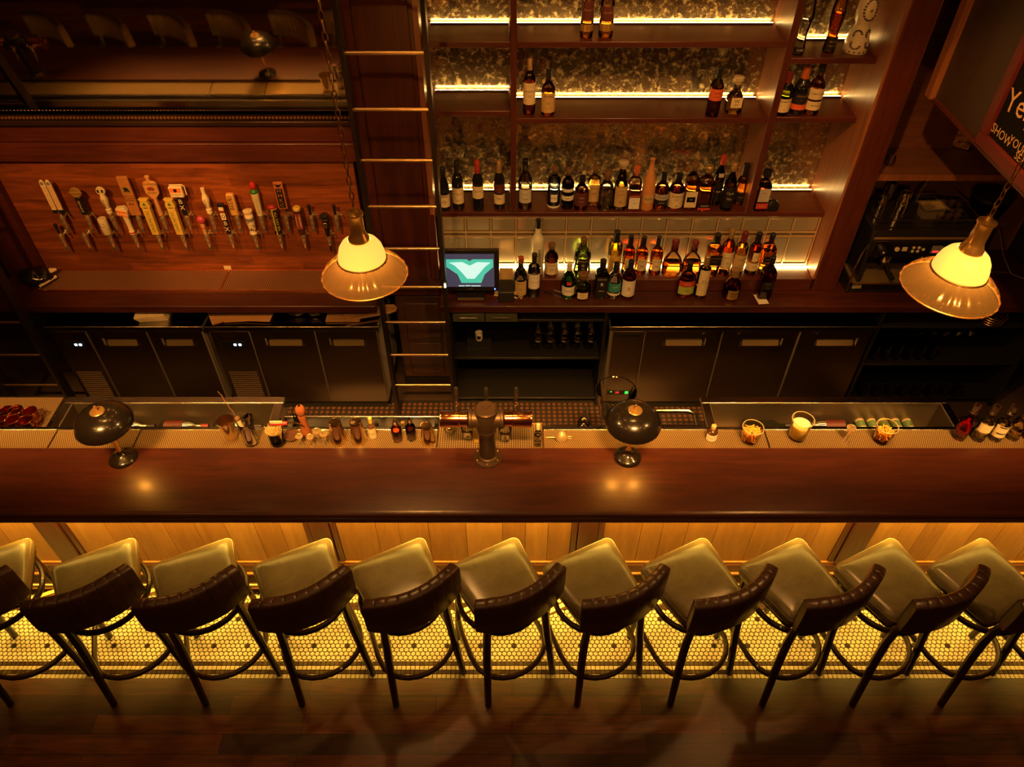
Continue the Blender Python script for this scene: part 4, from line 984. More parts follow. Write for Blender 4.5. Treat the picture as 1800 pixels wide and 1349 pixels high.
C, K, P_ = M['cream'], M['ink'], M['paper']; TAN = plain('tan_label', (.62,.42,.18), .6); ORL = plain('orange_label', (.80,.14,.05), .5); MAR = plain('maroon_label', (.12,.03,.03), .5); GLD = M['gold']; GRY = plain('grey_label', (.5,.46,.42), .6); TEL = plain('teal_label', (.05,.30,.30), .5); LIM = plain('lime_label', (.42,.50,.10), .5); REDL = plain('red_label', (.55,.06,.05), .5); OLV = plain('olive_label', (.45,.38,.10), .5); WOODL = plain('pale_clear_label', (.62,.58,.46), .6)
CAPG = plain('gold_capsule', (.55,.36,.14), .35, .6); CAPR = plain('red_capsule', (.50,.05,.03), .35, .3); CAPM = plain('maroon_capsule', (.20,.03,.03), .4, .2); CAPO = plain('orange_capsule', (.65,.16,.05), .4, .2)
B1, S2L, S2M, S1M, S1R, S2R, STEP, CTP = 1.564, 2.259, 2.213, 2.66, 2.57, 2.22, 1.12, 1.02
g1 = 'wine bottles on the left bay'; g2 = 'spirit bottles on the middle shelf'; g3 = 'whisky bottles on the upper shelves'; g4 = 'bottles on the raised step by the glass blocks'; g5 = 'bottles standing on the back counter'
# --- wines, left bay
bottle(782,294,372,20,B1,'burg',W,None,'black','dark wine bottle with cream label and round seal, beside the ladder rail', opaque=BLK, capf=.22, labels=((C,.10,.40,1.25,[('DOMAINE',.36,.011),('O',.22,.034)]),), group=g1)
bottle(806,283,370,21,B1,'wine',W,None,'black','dark wine bottle with cream label and line drawing, second from the ladder', opaque=BLK, capf=.24, labels=((C,.14,.48,1.25,[('~ v ~',.36,.03),('vino',.22,.014)]),), group=g1)
bottle(841,282,372,20,B1,'wine',W,None,'red','dark wine bottle with bright red capsule', opaque=BLK, capf=.26, capmat=CAPR, labels=((C,.27,.52,1.25,[('CERETTO',.42,.013),('------',.33,.012)]),), group=g1)
bottle(878,282,369,20,B1,'wine',W,None,'gold','dark wine bottle with tan capsule beside the shelf divider', opaque=BLK, capf=.27, capmat=CAPG, labels=((C,.12,.33,1.25,[('Estate',.25,.014)]), (MAR,.36,.55,1.2,[('AA',.45,.016)],GLD)), group=g1)
# --- middle shelf
bottle(923,280,370,25,B1,'round',W,CLR,'black','clear bottle at left end of the middle shelf, round shoulders', fill=.60, capf=.10, labels=((WOODL,.16,.44,1.0,[('DISTILLED',.34,.010),('RUM',.24,.018)]),), group=g2)
bottle(973,293,366,23,B1,'slim',BLU,CLR,'cork','bluish ribbed bottle with white diamond label', capf=.17, fill=.7, labels=((P_,.16,.36,.5,[('CITADELLE',.26,.010)]), (P_,.0,.05,1.5,[])), group=g2)
bottle(997,296,369,22,B1,'std',(.35,.22,.5),PUR,'cork','dark violet bottle with white band labels', capf=.18, fill=.55, labels=((P_,.46,.54,1.2,[]), (P_,.24,.36,1.2,[('GIN',.30,.014)])), group=g2)
bottle(1021,309,372,25,B1,'round',(.75,.6,.45),AMBD,'black','round brown whisky bottle with dark maroon label', capf=.16, fill=.5, labels=((MAR,.16,.56,1.2,[('BARREL',.42,.012),('PROOF',.30,.012)],TAN),), group=g2)
bottle(1043,292,362,22,B1,'std',(.95,.93,.75),AMBL,'cork','square yellowish gin bottle with tan label', sq=6, capf=.18, fill=.7, labels=((TAN,.12,.58,1.0,[('GIN',.34,.018),('OLD TOM',.48,.010)]),), group=g2)
bottle(1064,300,372,26,B1,'round',W,CLR,'cork','short clear speckled bottle with tall stopper', capf=.24, capr=.5, fill=.5, labels=((glass('frosted_speckle',(.7,.66,.55),1,.3),.10,.42,1.4,[]),), group=g2)
bottle(1089,283,371,26,B1,'cone',(.9,.9,.6),AMBL,'clear','tequila bottle with round glass stopper and arched label', capf=.14, capr=.62, fill=.62, labels=((TAN,.09,.52,.95,[('DON',.43,.012),('JULIO',.36,.014),('O',.19,.026)]),), group=g2)
bottle(1113,292,370,22,B1,'std',(.95,.8,.75),PINKL,'cork','clear rose-tinted bottle with white label and red band', sq=5, capf=.22, fill=.5, capmat=CAPO, labels=((P_,.04,.34,1.0,[('GIN',.18,.012)]), (ORL,.32,.36,1.0,[])), group=g2)
bottle(1137,279,371,24,B1,'cone',W,None,'cork','matte terracotta clay bottle with small tan label', opaque=plain('terracotta', (.66,.28,.09), .65), capf=0, labels=((TAN,.17,.33,.75,[('BOZAL',.25,.017)]),), group=g2)
bottle(1161,304,370,26,B1,'round',(.8,.6,.4),AMB,'black','round bourbon bottle with grey and black label bands', capf=.17, fill=.53, labels=((GRY,.30,.46,1.25,[("RUSSELL'S",.38,.016)]), (K,.14,.29,1.25,[('RESERVE',.22,.010)],GRY)), group=g2)
bottle(1187,305,369,27,B1,'round',(.8,.6,.4),AMBD,'black','round bourbon bottle with large cream label, middle shelf', capf=.16, fill=.53, labels=((C,.05,.50,1.25,[("RUSSELL'S",.40,.017),('RESERVE',.31,.009),('10',.12,.018)]),), group=g2)
bottle(1211,286,369,23,B1,'std',(.8,.6,.4),AMBD,'cork','brown whisky bottle with cream label and dark oval', sq=4, capf=.18, fill=.55, labels=((C,.06,.42,1.1,[('------',.10,.01)]), (MAR,.18,.30,.7,[('RYE',.24,.012)],C)), group=g2)
bottle(1236,292,371,26,B1,'std',(.9,.7,.4),AMB,'cork','square honey-coloured bottle with black and red foot label', sq=6, capf=.17, capmat=CAPG, fill=.58, labels=((K,.08,.17,1.0,[("PENELOPE",.125,.011)],C), (REDL,.03,.08,1.0,[])), group=g2)
bottle(1257,273,362,19,B1,'wine',(.2,.12,.06),AMBD,'black','tall dark bottle with red-topped cap and pale skull emblem', capf=.18, labels=((K,.10,.50,1.2,[('RUM',.3,.014)],C), (GRY,.60,.68,.5,[])), capmat=CAPR, group=g2)
bottle(1277,286,372,22,B1,'round',(.12,.09,.05),AMBD,'cork','black bottle with white script near the right divider', capf=.20, capmat=CAPG, labels=((K,.08,.52,1.3,[('Clyde',.40,.022),('May',.28,.022)],GRY),), group=g2)
bottle(1299,288,362,20,B1,'round',(.9,.65,.4),AMB,'black','amber bottle with tall black cap against the right divider', capf=.28, capr=.55, fill=.56, labels=((K,.10,.34,1.2,[('MAKER',.22,.012)],GLD),), group=g2)
bottle(1336,299,372,23,B1,'std',(.9,.6,.4),RED,'black','square amber-red bottle with grey label right of the divider', sq=6, capf=.14, capr=.7, labels=((GRY,.26,.60,1.0,[('GIN',.48,.014)]), (REDL,.08,.22,1.1,[('o o o',.15,.014)],C)), group=g2)
q = atz(1357,373,B1); t = thing('black_pouch', 'small black pouch lying on the shelf right of the divider', 'pouch', (q.x, q.y+.03, B1))
body(G(), [(.7,0),(1,.1),(1,.6),(.6,.9),(.3,1)], .045, .075, 3, .6).build('body', M['black'], t)
# --- upper shelves
bottle(930,103,203,22,S2M,'std',(.9,.7,.5),AMBD,'gold','whisky bottle with tall gold cap and cream label, middle upper shelf', capf=.20, capr=.38, capmat=CAPG, fill=.66, labels=((C,.20,.60,1.25,[('MACALLAN',.45,.0125),('12',.36,.020),('* * *',.54,.01)]),), group=g3)
bottle(963,123,204.5,25,S2M,'round',(.9,.7,.5),AMBD,'black','whisky bottle with black cap and tan label, middle upper shelf', capf=.20, capr=.42, fill=.55, labels=((TAN,.08,.53,1.25,[('BALVENIE',.46,.014),('14',.30,.016),('[____]',.20,.014)]),), group=g3)
bottle(1253,118,207.5,24,S2M,'std',(.5,.3,.2),AMBD,'black','dark whisky bottle with orange-red label, middle upper shelf', capf=.22, fill=.55, labels=((ORL,.36,.60,1.25,[('NIKKA',.52,.013),('WHISKY',.44,.010)],MAR),), group=g3)
bottle(1290,134,203,30,S2M,'jug',(.95,.9,.75),AMBL,'clear','squat faceted whisky bottle with glass stopper, middle upper shelf', sq=3.2, capf=.20, capr=.55, fill=.46, labels=((C,.22,.50,.7,[('HIBIKI',.30,.012),('W',.40,.030)]),), group=g3)
bottle(1031,0,68.5,23,S1M,'std',(.9,.7,.5),AMB,'black','left of two whisky bottles cut by the top of the photo', h=.32, fill=.30, labels=((MAR,.30,.62,1.2,[('Glenfid',.48,.018)],GLD), (GLD,.12,.24,1.2,[('11',.18,.014)])), group=g3)
bottle(1065,0,68.5,26,S1M,'round',(.95,.75,.5),AMB,'black','right of two whisky bottles cut by the top of the photo', h=.31, fill=.30, labels=((MAR,.30,.55,1.1,[('Glenfid',.45,.018)],GLD), (GLD,.13,.26,1.2,[('1',.19,.014)])), group=g3)
bottle(1404,0,99,28,S1R,'tall',W,CLR,'clear','tall waisted clear tequila bottle on the right upper shelf', h=.46, fill=.40, capf=.06, labels=((K,.03,.10,1.2,[('CLASE',.065,.014)],C),), group=g3)
bottle(1459,0,95,27,S1R,'tall',(.8,.5,.2),AMBD,'black','tall waisted amber tequila bottle on the right upper shelf', h=.46, fill=.45, capf=.06, labels=((K,.03,.20,1.1,[('ANEJO',.14,.013),('TEQUILA',.09,.011)],GLD),), group=g3)
# decorated ceramic bottle
q = atz(1507,96,S1R); t = thing('bottle', 'white ceramic bottle with black scroll pattern on the right upper shelf', 'bottle', (q.x, q.y+.055, S1R+.0005), 0, g3)
prc = [(.066,0),(.070,.006),(.066,.05),(.055,.10),(.042,.145),(.040,.155),(.050,.175),(.055,.21),(.052,.26),(.040,.31),(.022,.36),(.018,.40),(0,.40)]
G().lathe(prc, 32).build('body', plain('white_ceramic', (.82,.74,.58), .2, 0, .4), t)
def rad(z):
    for (r0, a), (r1, b_) in zip(prc, prc[1:]):
        if a <= z <= b_: return r0+(r1-r0)*(z-a)/max(1e-6, b_-a)
    return .05
def onbody(pts, r0): return [(math.sin(a)*(rad(z)+r0), -math.cos(a)*(rad(z)+r0), z) for a, z in pts]
g = G()
def leafline(pts):
    g.tube(onbody(pts, .0008), .0012, 5)
    for k in range(0, len(pts)-1):
        for s_ in (-1, 1):
            a, z = pts[k]; c_ = onbody([(a+s_*.07, z+.003)], .001)[0]; g.ball(c_, .0040, 6, 4, 1, .4, 1)
for ca in (-.55, .75):
    leafline([(ca+.42*math.cos(th)*(1 if th < PI else 1), .100+.024*math.sin(th)) for th in [PI*.1+PI*1.1*i/8 for i in range(9)]])
    leafline([(ca+.05-.40*math.cos(th), .054+.024*math.sin(th)) for th in [PI*.1-PI*1.1*i/8 for i in range(9)]])
leafline([(.1+.72*math.cos(th), .235+.055*math.sin(th)) for th in [2*PI*i/20 for i in range(21)]])
for i in range(7): g.ball(onbody([(-1.2+i*.4, .014)], .001)[0], .005, 6, 4, 1, .4, 1)
for i in range(5): g.ball(onbody([(.1, .235)], .001)[0] if i == 0 else onbody([(.1+.12*math.cos(i*PI/2), .235+.006*math.sin(i*PI/2))], .001)[0], .003, 6, 4, 1, .4, 1)
g.build('scroll_pattern', M['ink'], t)
bottle(1374,126,205,28,S2R,'wine',(.2,.35,.1),AMBD,'red','dark green bottle with maroon capsule and cream label, right bay', capf=.28, capmat=CAPM, opaque=None, labels=((C,.10,.42,1.25,[('REDBREAST',.36,.012),('12',.17,.016)]),), group=g3)
bottle(1402,117,203,29,S2R,'wine',(.10,.08,.04),AMBD,'red','black bottle with orange foot band and orange capsule, right bay', capf=.28, capmat=CAPO, opaque=BLK, labels=((K,.26,.48,1.25,[('REDBREAST',.42,.013),('21',.33,.012)],GLD), (ORL,.12,.24,1.25,[])), group=g3)
bottle(1427,113,204,28,S2R,'round',(.95,.75,.5),AMB,'black','amber whisky bottle with two cream labels, right bay', capf=.15, fill=.58, labels=((C,.34,.56,1.15,[('WESTLAND',.46,.014)]), (C,.12,.30,1.1,[('American',.22,.014)])), group=g3)
# --- raised step
bottle(944,391,484,22,STEP,'slim',W,None,'black','frosted white vodka bottle with vertical script', opaque=glass('x',(1,1,1)) and plain('frosted_glass_white', (.70,.66,.50), .3), capf=.0, group=g4)
vb = [o for o in D.objects if o.type == 'EMPTY' and o.get('label') == 'frosted white vodka bottle with vertical script'][0]
hh = .33; R_ = vb.children[0].dimensions.x/2 if False else None
bottle(969,428,485,25,STEP,'round',(.25,.16,.10),AMBD,'cork','round dark brown gin bottle with cork and cream label', capf=.20, capr=.5, labels=((C,.06,.46,1.0,[('MONKEY',.38,.012),('O',.22,.030)]),), group=g4)
bottle(1022,418,482,30,STEP,'round',(.85,.95,.70),GRN,'cork','round green-tinted gin bottle with black oval label', capf=.17, capr=.36, fill=.56, labels=((K,.20,.54,.62,[('PLYMOUTH',.47,.013),('GIN',.27,.013),('O',.36,.026)],C),), group=g4)
bottle(1077,406,479,24,STEP,'slim',(.95,.9,.4),YEL,'black','bright yellow liqueur bottle with tall black cap', capf=.26, fill=.62, labels=((plain('mustard_label', (.70,.45,.10), .6),.05,.48,1.25,[('CHARTREUSE',.36,.010),('LIQUEUR',.22,.012)]),), group=g4)
for x, yt, yb, nm in ((1102,414,480,'behind the spiced rum bottle'), (1125,416,483,'middle of the three'), (1151,416,485,'right of the three')):
    bottle(x,yt,yb,22,STEP,'round',(.95,.7,.5),AMBD if x == 1102 else AMB,'black','amber whiskey bottle with round beige label, ' + nm, capf=.24, capr=.42, fill=.54, labels=((C,.14,.46,.72,[('MICHTERS',.40,.010),('M',.26,.026)]),), group=g4)
bottle(1179,421,487,35,STEP,'jug',(.95,.75,.5),AMB,'cork','wide flask-shaped bourbon bottle with no label, left of the pair', sq=2.6, flat=.45, capf=.24, capr=.34, fill=.40, capmat=CAPM, group=g4)
bottle(1213,423,485,34,STEP,'jug',(.95,.75,.5),AMB,'cork','wide flask-shaped bourbon bottle behind the green and red labelled one', sq=2.6, flat=.45, capf=.22, capr=.34, fill=.40, capmat=CAPM, group=g4)
bottle(1248,411,481,26,STEP,'std',(.95,.75,.5),AMB,'green','amber Irish whiskey bottle with black label', sq=4, capf=.20, capmat=M['black'], fill=.62, labels=((K,.30,.56,1.1,[('TULLAMORE',.48,.015),('D.E.W.',.40,.013)],GLD),), group=g4)
bottle(1271,403,481,23,STEP,'std',(.9,.7,.5),AMBD,'gold','tall gold-capped whisky bottle with cream label by the glass blocks', capf=.20, capr=.38, capmat=CAPG, fill=.66, labels=((C,.16,.54,1.25,[('MACALLAN',.42,.0125),('12',.30,.020)]),), group=g4)
bottle(1294,408,480,22,STEP,'std',(.95,.85,.6),AMBL,'black','pale gold whisky bottle with dark cap and tan label', capf=.22, capmat=CAPM, fill=.68, labels=((TAN,.10,.50,1.2,[('OBAN',.40,.016),('14',.26,.014)]),), group=g4)
bottle(1318,409,480,22,STEP,'std',(.35,.25,.12),AMBD,'black','dark brown whisky bottle with tall black cap and cream labels', capf=.24, labels=((C,.12,.32,1.25,[('16',.22,.014)]), (C,.36,.58,.5,[('LAGA',.48,.010)])), group=g4)
bottle(1342,411,483,24,STEP,'std',(.9,.65,.4),AMB,'black','square amber whisky bottle with slanted black label on the step', sq=7, capf=.14, capr=.42, labels=((K,.36,.52,1.0,[('WALKER',.44,.012)],GLD),), group=g4)
# --- on the counter
bottle(915,452,524,23,CTP,'round',(.85,.85,.7),CLR,'orange','clear vodka bottle with tan label and copper cap, beside the stapler', capf=.11, capmat=plain('copper_cap', (.60,.12,.06), .35, .5), fill=.56, labels=((TAN,.10,.46,1.0,[("TITO'S",.40,.016),('O',.26,.024),('VODKA',.14,.011)]),), group=g5)
bottle(938,446,524,21.5,CTP,'slim',W,CLR,'black','clear vodka bottle with black cap and white label', capf=.20, fill=.60, labels=((P_,.24,.58,1.1,[('KETEL ONE',.40,.012),('O',.52,.016)],REDL),), group=g5)
bottle(998,462,519,24,CTP,'round',GG,GRN,'white','green gin bottle with white label and red seal', capf=.20, capr=.40, capmat=C, fill=.55, labels=((P_,.12,.38,1.25,[('TANQUERAY',.26,.011)]), (REDL,.44,.54,.35,[])), group=g5)
bottle(1023,480,526,31,CTP,'squat',(.85,.9,.8),CLR,'cork','squat round clear tequila bottle with cork and oval label', capf=.26, capr=.52, fill=.5, labels=((C,.12,.38,.62,[('CASA',.28,.012),('NOBLE',.19,.010)]),), group=g5)
bottle(1055,457,522,23,CTP,'std',(.35,.35,.32),CLR,'black','dark square mezcal bottle with black label and white animal', sq=7, capf=.18, capr=.5, labels=((K,.05,.62,1.0,[('MONTELOBOS',.56,.0095),('R',.42,.036),('MEZCAL',.24,.010)],P_),), group=g5)
bottle(1078,462,524,24,CTP,'round',W,CLR,'black','clear bottle with teal label on the counter', capf=.22, capr=.42, fill=.5, labels=((TEL,.22,.48,1.25,[('ESPOLON',.38,.010)],P_), (P_,.12,.18,1.2,[])), group=g5)
bottle(1102,458,519,23.5,CTP,'std',(.9,.65,.4),AMBD,'black','spiced rum bottle with white label and a red figure', capf=.20, fill=.60, labels=((P_,.08,.52,1.25,[('CAPTAIN',.47,.011),('R',.30,.042),('SPICED',.13,.011)],REDL),), group=g5)
bottle(1204,461,523,30,CTP,'round',(.8,.55,.35),AMBD,'black','wide rye bottle with red and lime-green labels', flat=.62, capf=.22, capr=.33, fill=.56, labels=((REDL,.34,.50,1.15,[('DICKEL',.42,.014),],C), (LIM,.10,.33,1.15,[('RYE',.21,.018)])), group=g5)
bottle(1230,450,521,22,CTP,'slim',(.5,.35,.2),AMBD,'gold','slim dark bottle with long cream label and a cord tied round', capf=.26, capmat=CAPG, labels=((C,.08,.72,.95,[('BASIL',.46,.013),('HAYDEN',.40,.011)]), (TAN,.29,.33,1.4,[])), group=g5)
bottle(1283,473,523,31,CTP,'squat',(.8,.6,.4),AMBD,'gold','squat round whisky bottle with gold label', capf=.24, capr=.46, capmat=CAPG, fill=.52, labels=((GLD,.08,.40,.62,[('CROWN',.28,.013),('ROYAL',.19,.012)]),), group=g5)
bottle(1341,451,522,24,CTP,'std',(.6,.35,.2),AMBD,'black','square dark whisky bottle with black label standing on a paper slip', sq=7, capf=.16, capr=.42, labels=((K,.26,.46,1.0,[('BLACK',.40,.012),('LABEL',.31,.010)],GLD),), group=g5)
# frosted bottle: dark stopper and script that runs up the side
R0 = 22/2/pxm(4.25, STEP+.08); H0 = .335
for c_ in vb.children: H0 = max(v.co.z for v in c_.data.vertices)
G().lathe([(R0*.44,H0*.90),(R0*.46,H0),(R0*.46,H0*1.05),(0,H0*1.05)], 16).build('cap', M['black'], vb)
g = G(); vs_, fs_ = text2d('belvedere'); RR = R0+.0016
g.add([(math.sin(.25 - y*.036/RR)*RR, -math.cos(.25 - y*.036/RR)*RR, H0*.36 + x*.036) for x, y in vs_], fs_); g.build('lettering', K, vb, smooth=0)
# ================================================================ things on the back counter
# till screen
q = atz(828, 522, 1.02); t = thing('till_monitor', 'black touch-screen till showing a glowing teal shape', 'monitor', (q.x, q.y-.012, 1.021))
G().box(-.10, .10, -.04, .06, 0, .018).build('base', M['black'], t, bevel=.004)
G().box(-.09, .09, -.045, -.038, .012, .03).build('base_trim', M['dbrass'], t)
sc = D.objects.new('screen_head', None)
hd = G().box(-.198, .198, 0, .03, .02, .330).build('housing', M['black'], t, (0,0,.035), (-.16,0,0), bevel=.006)
G().box(-.198, .198, -.0015, 0, .328, .3305).box(.1965,.1985,-.0015,.0,.02,.330).build('edge_highlight', M['dbrass'], hd)
m_, nt_, b_s = node_mat('till_screen'); b_s.inputs['Base Color'].default_value = (.02,.02,.03,1); b_s.inputs['Emission Color'].default_value = (.05,.045,.075,1); b_s.inputs['Emission Strength'].default_value = 1.0
G().box(-.165, .165, -.003, -.001, .055, .300).build('screen', m_, hd)
TE = emis('teal_screen_glow', (.06,.50,.38), .9); WH = emis('white_screen_glow', (.50,.85,.85), .9)
G().prism([(-.158,.262),(-.02,.262),(0,.248),(.02,.262),(.158,.262),(.158,.205),(.10,.15),(.075,.085),(-.060,.085),(-.085,.15),(-.158,.205)], -.0042, -.0032, 'y').build('screen_image', TE, hd, smooth=0)
G().prism([(-.14,.238),(-.05,.242),(0,.215),(.05,.242),(.14,.238),(.10,.205),(.065,.16),(.03,.118),(-.02,.118),(-.055,.165),(-.10,.215)], -.0052, -.0043, 'y').build('screen_image', WH, hd, smooth=0)
G().box(-.08,-.04,-.0045,-.0035,.060,.066).box(-.035,.0,-.0045,-.0035,.061,.067).box(.005,.07,-.0045,-.0035,.060,.066).build('screen_text', WH, hd, smooth=0)
G().text('NCR', .016, (.0,-.001,.037)).build('lettering', M['grey'], hd, smooth=0)
G().lathe([(0,-.004),(.005,-.003),(.005,0)], 12, (.168,0,.037), axis='y').build('power_light', LEDB, hd)
# glint on the ladder rail, made as a small glowing bead; no lamp there
q = aty(790, 497, 3.93); t = thing('rail_glint', 'glowing bead for a warm glint on the right ladder rail in front of the till', 'light', (-.434, 3.897, q.z))
G().box(-.012,.012,.002,.012,-.03,.03).build('glint_backing', M['black'], t); G().lathe([(0,-.016),(.006,-.013),(.006,.013),(0,.016)], 10).build('bulb', emis('rail_glint_glow', (1,.72,.35), 14), t)
# stapler
q = atz(890, 523, 1.02); t = thing('stapler', 'cream stapler lying open on the counter beside the till', 'stapler', (q.x, q.y+.018, 1.021), -.18)
G().box(-.085,.085,-.022,.022,0,.008).build('base', M['cream'], t, bevel=.003)
G().prism([(-.080,.018),(.045,.012),(.082,.034),(.078,.046),(-.02,.068),(-.070,.056),(-.084,.036)], -.018, .018, 'y').build('upper_arm', M['cream'], t, bevel=.006)
G().box(-.06,.05,-.012,.012,.008,.016).build('staple_channel', M['chrome'], t)
q = aty(890, 478, 4.20); t = thing('card_terminal', 'black payment terminal with a tan paper slip curling from its top', 'card terminal', (q.x, 4.072, 1.021))
G().prism([(0,0),(.12,0),(.12,.11),(.02,.07)], -.055, .055, 'x').build('body', M['black'], t, bevel=.006)
G().prism([(.121,.10),(.123,.10),(.123,.20),(.121,.20)], -.045, .045, 'x').build('paper_slip', TAN, t)
for i, (x, y, rz, mt, nm) in enumerate(((973, 522, -.45, 'black', 'black pen lying on the back counter in front of the gin bottle'), (985, 520, -.50, 'grey', 'second pen, grey, touching the black one on the back counter'))):
    q = atz(x, y, 1.02); t = thing('pen', nm, 'pen', (q.x, q.y+.02+i*.012, 1.0265), rz, 'pens on the counter')
    G().lathe([(.001,-.075),(.005,-.066),(.0055,.06),(.004,.068),(0,.068)], 10, axis='x').build('barrel', M[mt], t); G().box(.0,.06,-.0075,-.0055,-.002,.002).build('clip', M['chrome'], t)
q = atz(1341, 534, 1.02); t = thing('paper_slip', 'white paper slip lying on the counter under the square dark bottle', 'paper', (q.x, q.y+.05, 1.0203), .12)
G().box(-.036,.036,-.055,.055,0,.0004).build('sheet', M['paper'], t)
# ================================================================ espresso machine and grinder
t = thing('espresso_machine', 'large dark espresso machine on the right end of the back counter', 'espresso machine', (2.735, 4.20, 1.021))
BK = plain('machine_black', (.025,.020,.016), .16, .3, .4); DS_ = plain('machine_steel', (.32,.27,.2), .25, 1)
G().box(-.40,.42,-.02,.44,0,.10).build('base', BK, t, bevel=.01)
G().box(-.36,.38,.20,.44,.10,.48).build('boiler_housing', BK, t, bevel=.006)
g = G(); g.prism([(-.015,.30),(.20,.30),(.44,.30),(.44,.478),(.03,.478),(-.015,.43)], -.345, .375, 'x'); g.build('upper_body', BK, t, bevel=.006)
G().prism([(-.022,.305),(-.016,.305),(-.016,.425),(-.022,.425)], -.33, .36, 'x').build('front_panel', DS_, t, bevel=.002)
for s_, x in ((-1,-.352), (1,.382)): G().prism([(-.05,.10),(-.03,.26),(.0,.50),(.30,.50),(.44,.46),(.44,.06),(0,.05)], x-.012, x+.012, 'x').build('side_panel', BK, t, bevel=.006)
G().rod((-.34,-.012,.442), (.37,-.012,.442), .009).build('front_rail', M['brass'], t)
G().tube([(-.33,.44,.53),(-.33,.07,.53),(.36,.07,.53),(.36,.44,.53)], .005, 6).build('cup_rail', M['chrome'], t)
G().box(-.33,.36,.06,.44,.478,.486).build('cup_tray', BK, t)
G().box(-.39,.39,-.06,.18,.10,.112).build('drip_grate', M['grid'], t)
G().tube([(-.40,.18,.116),(-.40,-.04,.116),(-.37,-.068,.116),(.37,-.068,.116),(.40,-.04,.116),(.40,.18,.116)], .007, 8).build('drip_tray_rim', M['dbrass'], t)
G().box(-.37,-.31,-.028,-.02,.045,.068).build('badge', M['cream'], t)
k_ = G().lathe([(.026,-.03),(.026,0),(.030,.004),(0,.004)], 16, (-.27,-.024,.36), axis='y').build('steam_knob', M['black'], t)
G().lathe([(0,-.034),(.007,-.033),(.007,-.03)], 10, (-.27,-.024,.36), axis='y').build('knob_cap', M['cream'], k_)
for x in (-.17,): G().lathe([(0,-.008),(.016,-.006),(.016,0)], 16, (x,-.022,.365), axis='y').build('pressure_dial', M['cream'], t)
G().box(-.135,-.105,-.027,-.022,.352,.38).build('rocker_switch', M['cream'], t)
bp = G().box(-.09,.02,-.026,-.022,.338,.395).build('button_plate', BK, t)
for i in range(2):
    for j in range(2): G().lathe([(0,-.005),(.010,-.004),(.010,0)], 12, (-.065+i*.035,-.026,.352+j*.028), axis='y').build('button', M['cream'], bp)
G().lathe([(0,-.005),(.010,-.004),(.010,0)], 12, (.003,-.026,.366), axis='y').build('button', M['cream'], bp)
dp = G().box(.06,.13,-.026,-.022,.335,.39).build('display', M['grey'], t); G().box(.07,.11,-.0275,-.026,.342,.355).build('red_display_bar', LEDR, dp); 
for x in (-.16, .10):
    gh = G().lathe([(.030,.20),(.034,.21),(.034,.27),(.03,.30),(0,.30)], 20, (x,.08,0)).build('group_head', M['chrome'], t)
    G().lathe([(.03,.175),(.032,.2),(0,.2)], 18, (x,.08,0)).rod((x,.05,.188), (x,-.10,.178), .009, .013).build('portafilter', M['black'], gh)
G().tube([(-.365,.0,.38),(-.40,-.04,.34),(-.43,-.07,.22),(-.44,-.09,.12)], .006, 8).build('steam_wand', M['chrome'], t)
# on top of the machine
def top(x, y, z=1.508): return aty(x, y, 4.45) if False else atz(x, y, z)
for x, y, h, r, nm in ((1548, 372, .11, .036, 'small steel milk jug at left end of the espresso machine top'), (1583, 378, .15, .040, 'tall steel milk jug on the espresso machine'), (1562, 352, .12, .034, 'steel milk jug behind the others on the espresso machine')):
    q = top(x, y); t = thing('milk_jug', nm, 'jug', (q.x, q.y+r, 1.5075), .5, 'steel milk jugs on the espresso machine')
    G().shell([(r,0),(r*1.03,.01),(r*1.0,h*.55),(r*.74,h*.85),(r*.82,h)], 22).shell([(0.001,.003),(r*.95,.004),(r*.97,.012),(r*.96,h*.55),(r*.71,h*.85),(r*.80,h)], 22).build('body', M['chrome'], t)
    G().tube([(r*.75,0,h*.88),(r*1.6,0,h*.9),(r*1.75,0,h*.6),(r*1.0,0,h*.25)], .005, 6).build('handle', M['chrome'], t)
q = top(1637, 388); t = thing('steel_pan', 'rectangular steel pan standing on the espresso machine', 'pan', (q.x, q.y+.05, 1.5075), .08)
g = G()
def rr(hx, hy, z): return [(-hx,-hy,z),(hx,-hy,z),(hx,hy,z),(-hx,hy,z)]
g.loft([rr(.062,.042,0), rr(.072,.050,.085), rr(.088,.064,.086), rr(.088,.064,.089), rr(.070,.048,.088), rr(.060,.040,.006)]); g.build('pan_body', M['tapmetal'], t, smooth=0, bevel=.003)
G().tube([(-.06,.06,.09),(-.05,.085,.10),(.05,.085,.10),(.06,.06,.09)], .004, 6).build('handle', M['chrome'], t)
for i in range(3):
    for j in range(3):
        q = top(1652+j*15+i*3, 392-i*8 - (8 if i == 2 else 0)); t = thing('espresso_cup', 'small dark espresso cup on the machine top, %s row, %s' % (('front','middle','rear')[i], ('left','centre','right')[j]), 'cup', (q.x, q.y+.03, 1.5075), j, 'espresso cups on the machine')
        G().lathe([(.014,0),(.022,.02),(.026,.045),(.024,.045),(.019,.02),(0,.008)], 16).tube([(.022,0,.036),(.038,0,.034),(.036,0,.018),(.02,0,.015)], .003, 5).build('cup_body', plain('dark_glazed_cup', (.05,.03,.02), .12, 0, .5), t)
q = top(1602, 360); t = thing('tongs', 'steel tongs leaning across the milk jugs', 'tongs', (q.x, q.y, 1.515), .3)
G().tube([(0,0,.0),(.02,.0,.10),(.05,0,.17)], .005, 6).tube([(.03,0,.0),(.04,.0,.10),(.05,0,.17)], .005, 6).build('arms', M['chrome'], t)
q = atz(1728, 470, 1.02); t = thing('coffee_grinder', 'coffee grinder with large dark round hopper behind the right pendant lamp', 'coffee grinder', (3.27, 4.52, 1.021))
G().box(-.08,.08,-.10,.12,0,.34).build('body', M['black'], t, bevel=.02)
HZ = aty(1730, 345, 4.52).z - 1.021
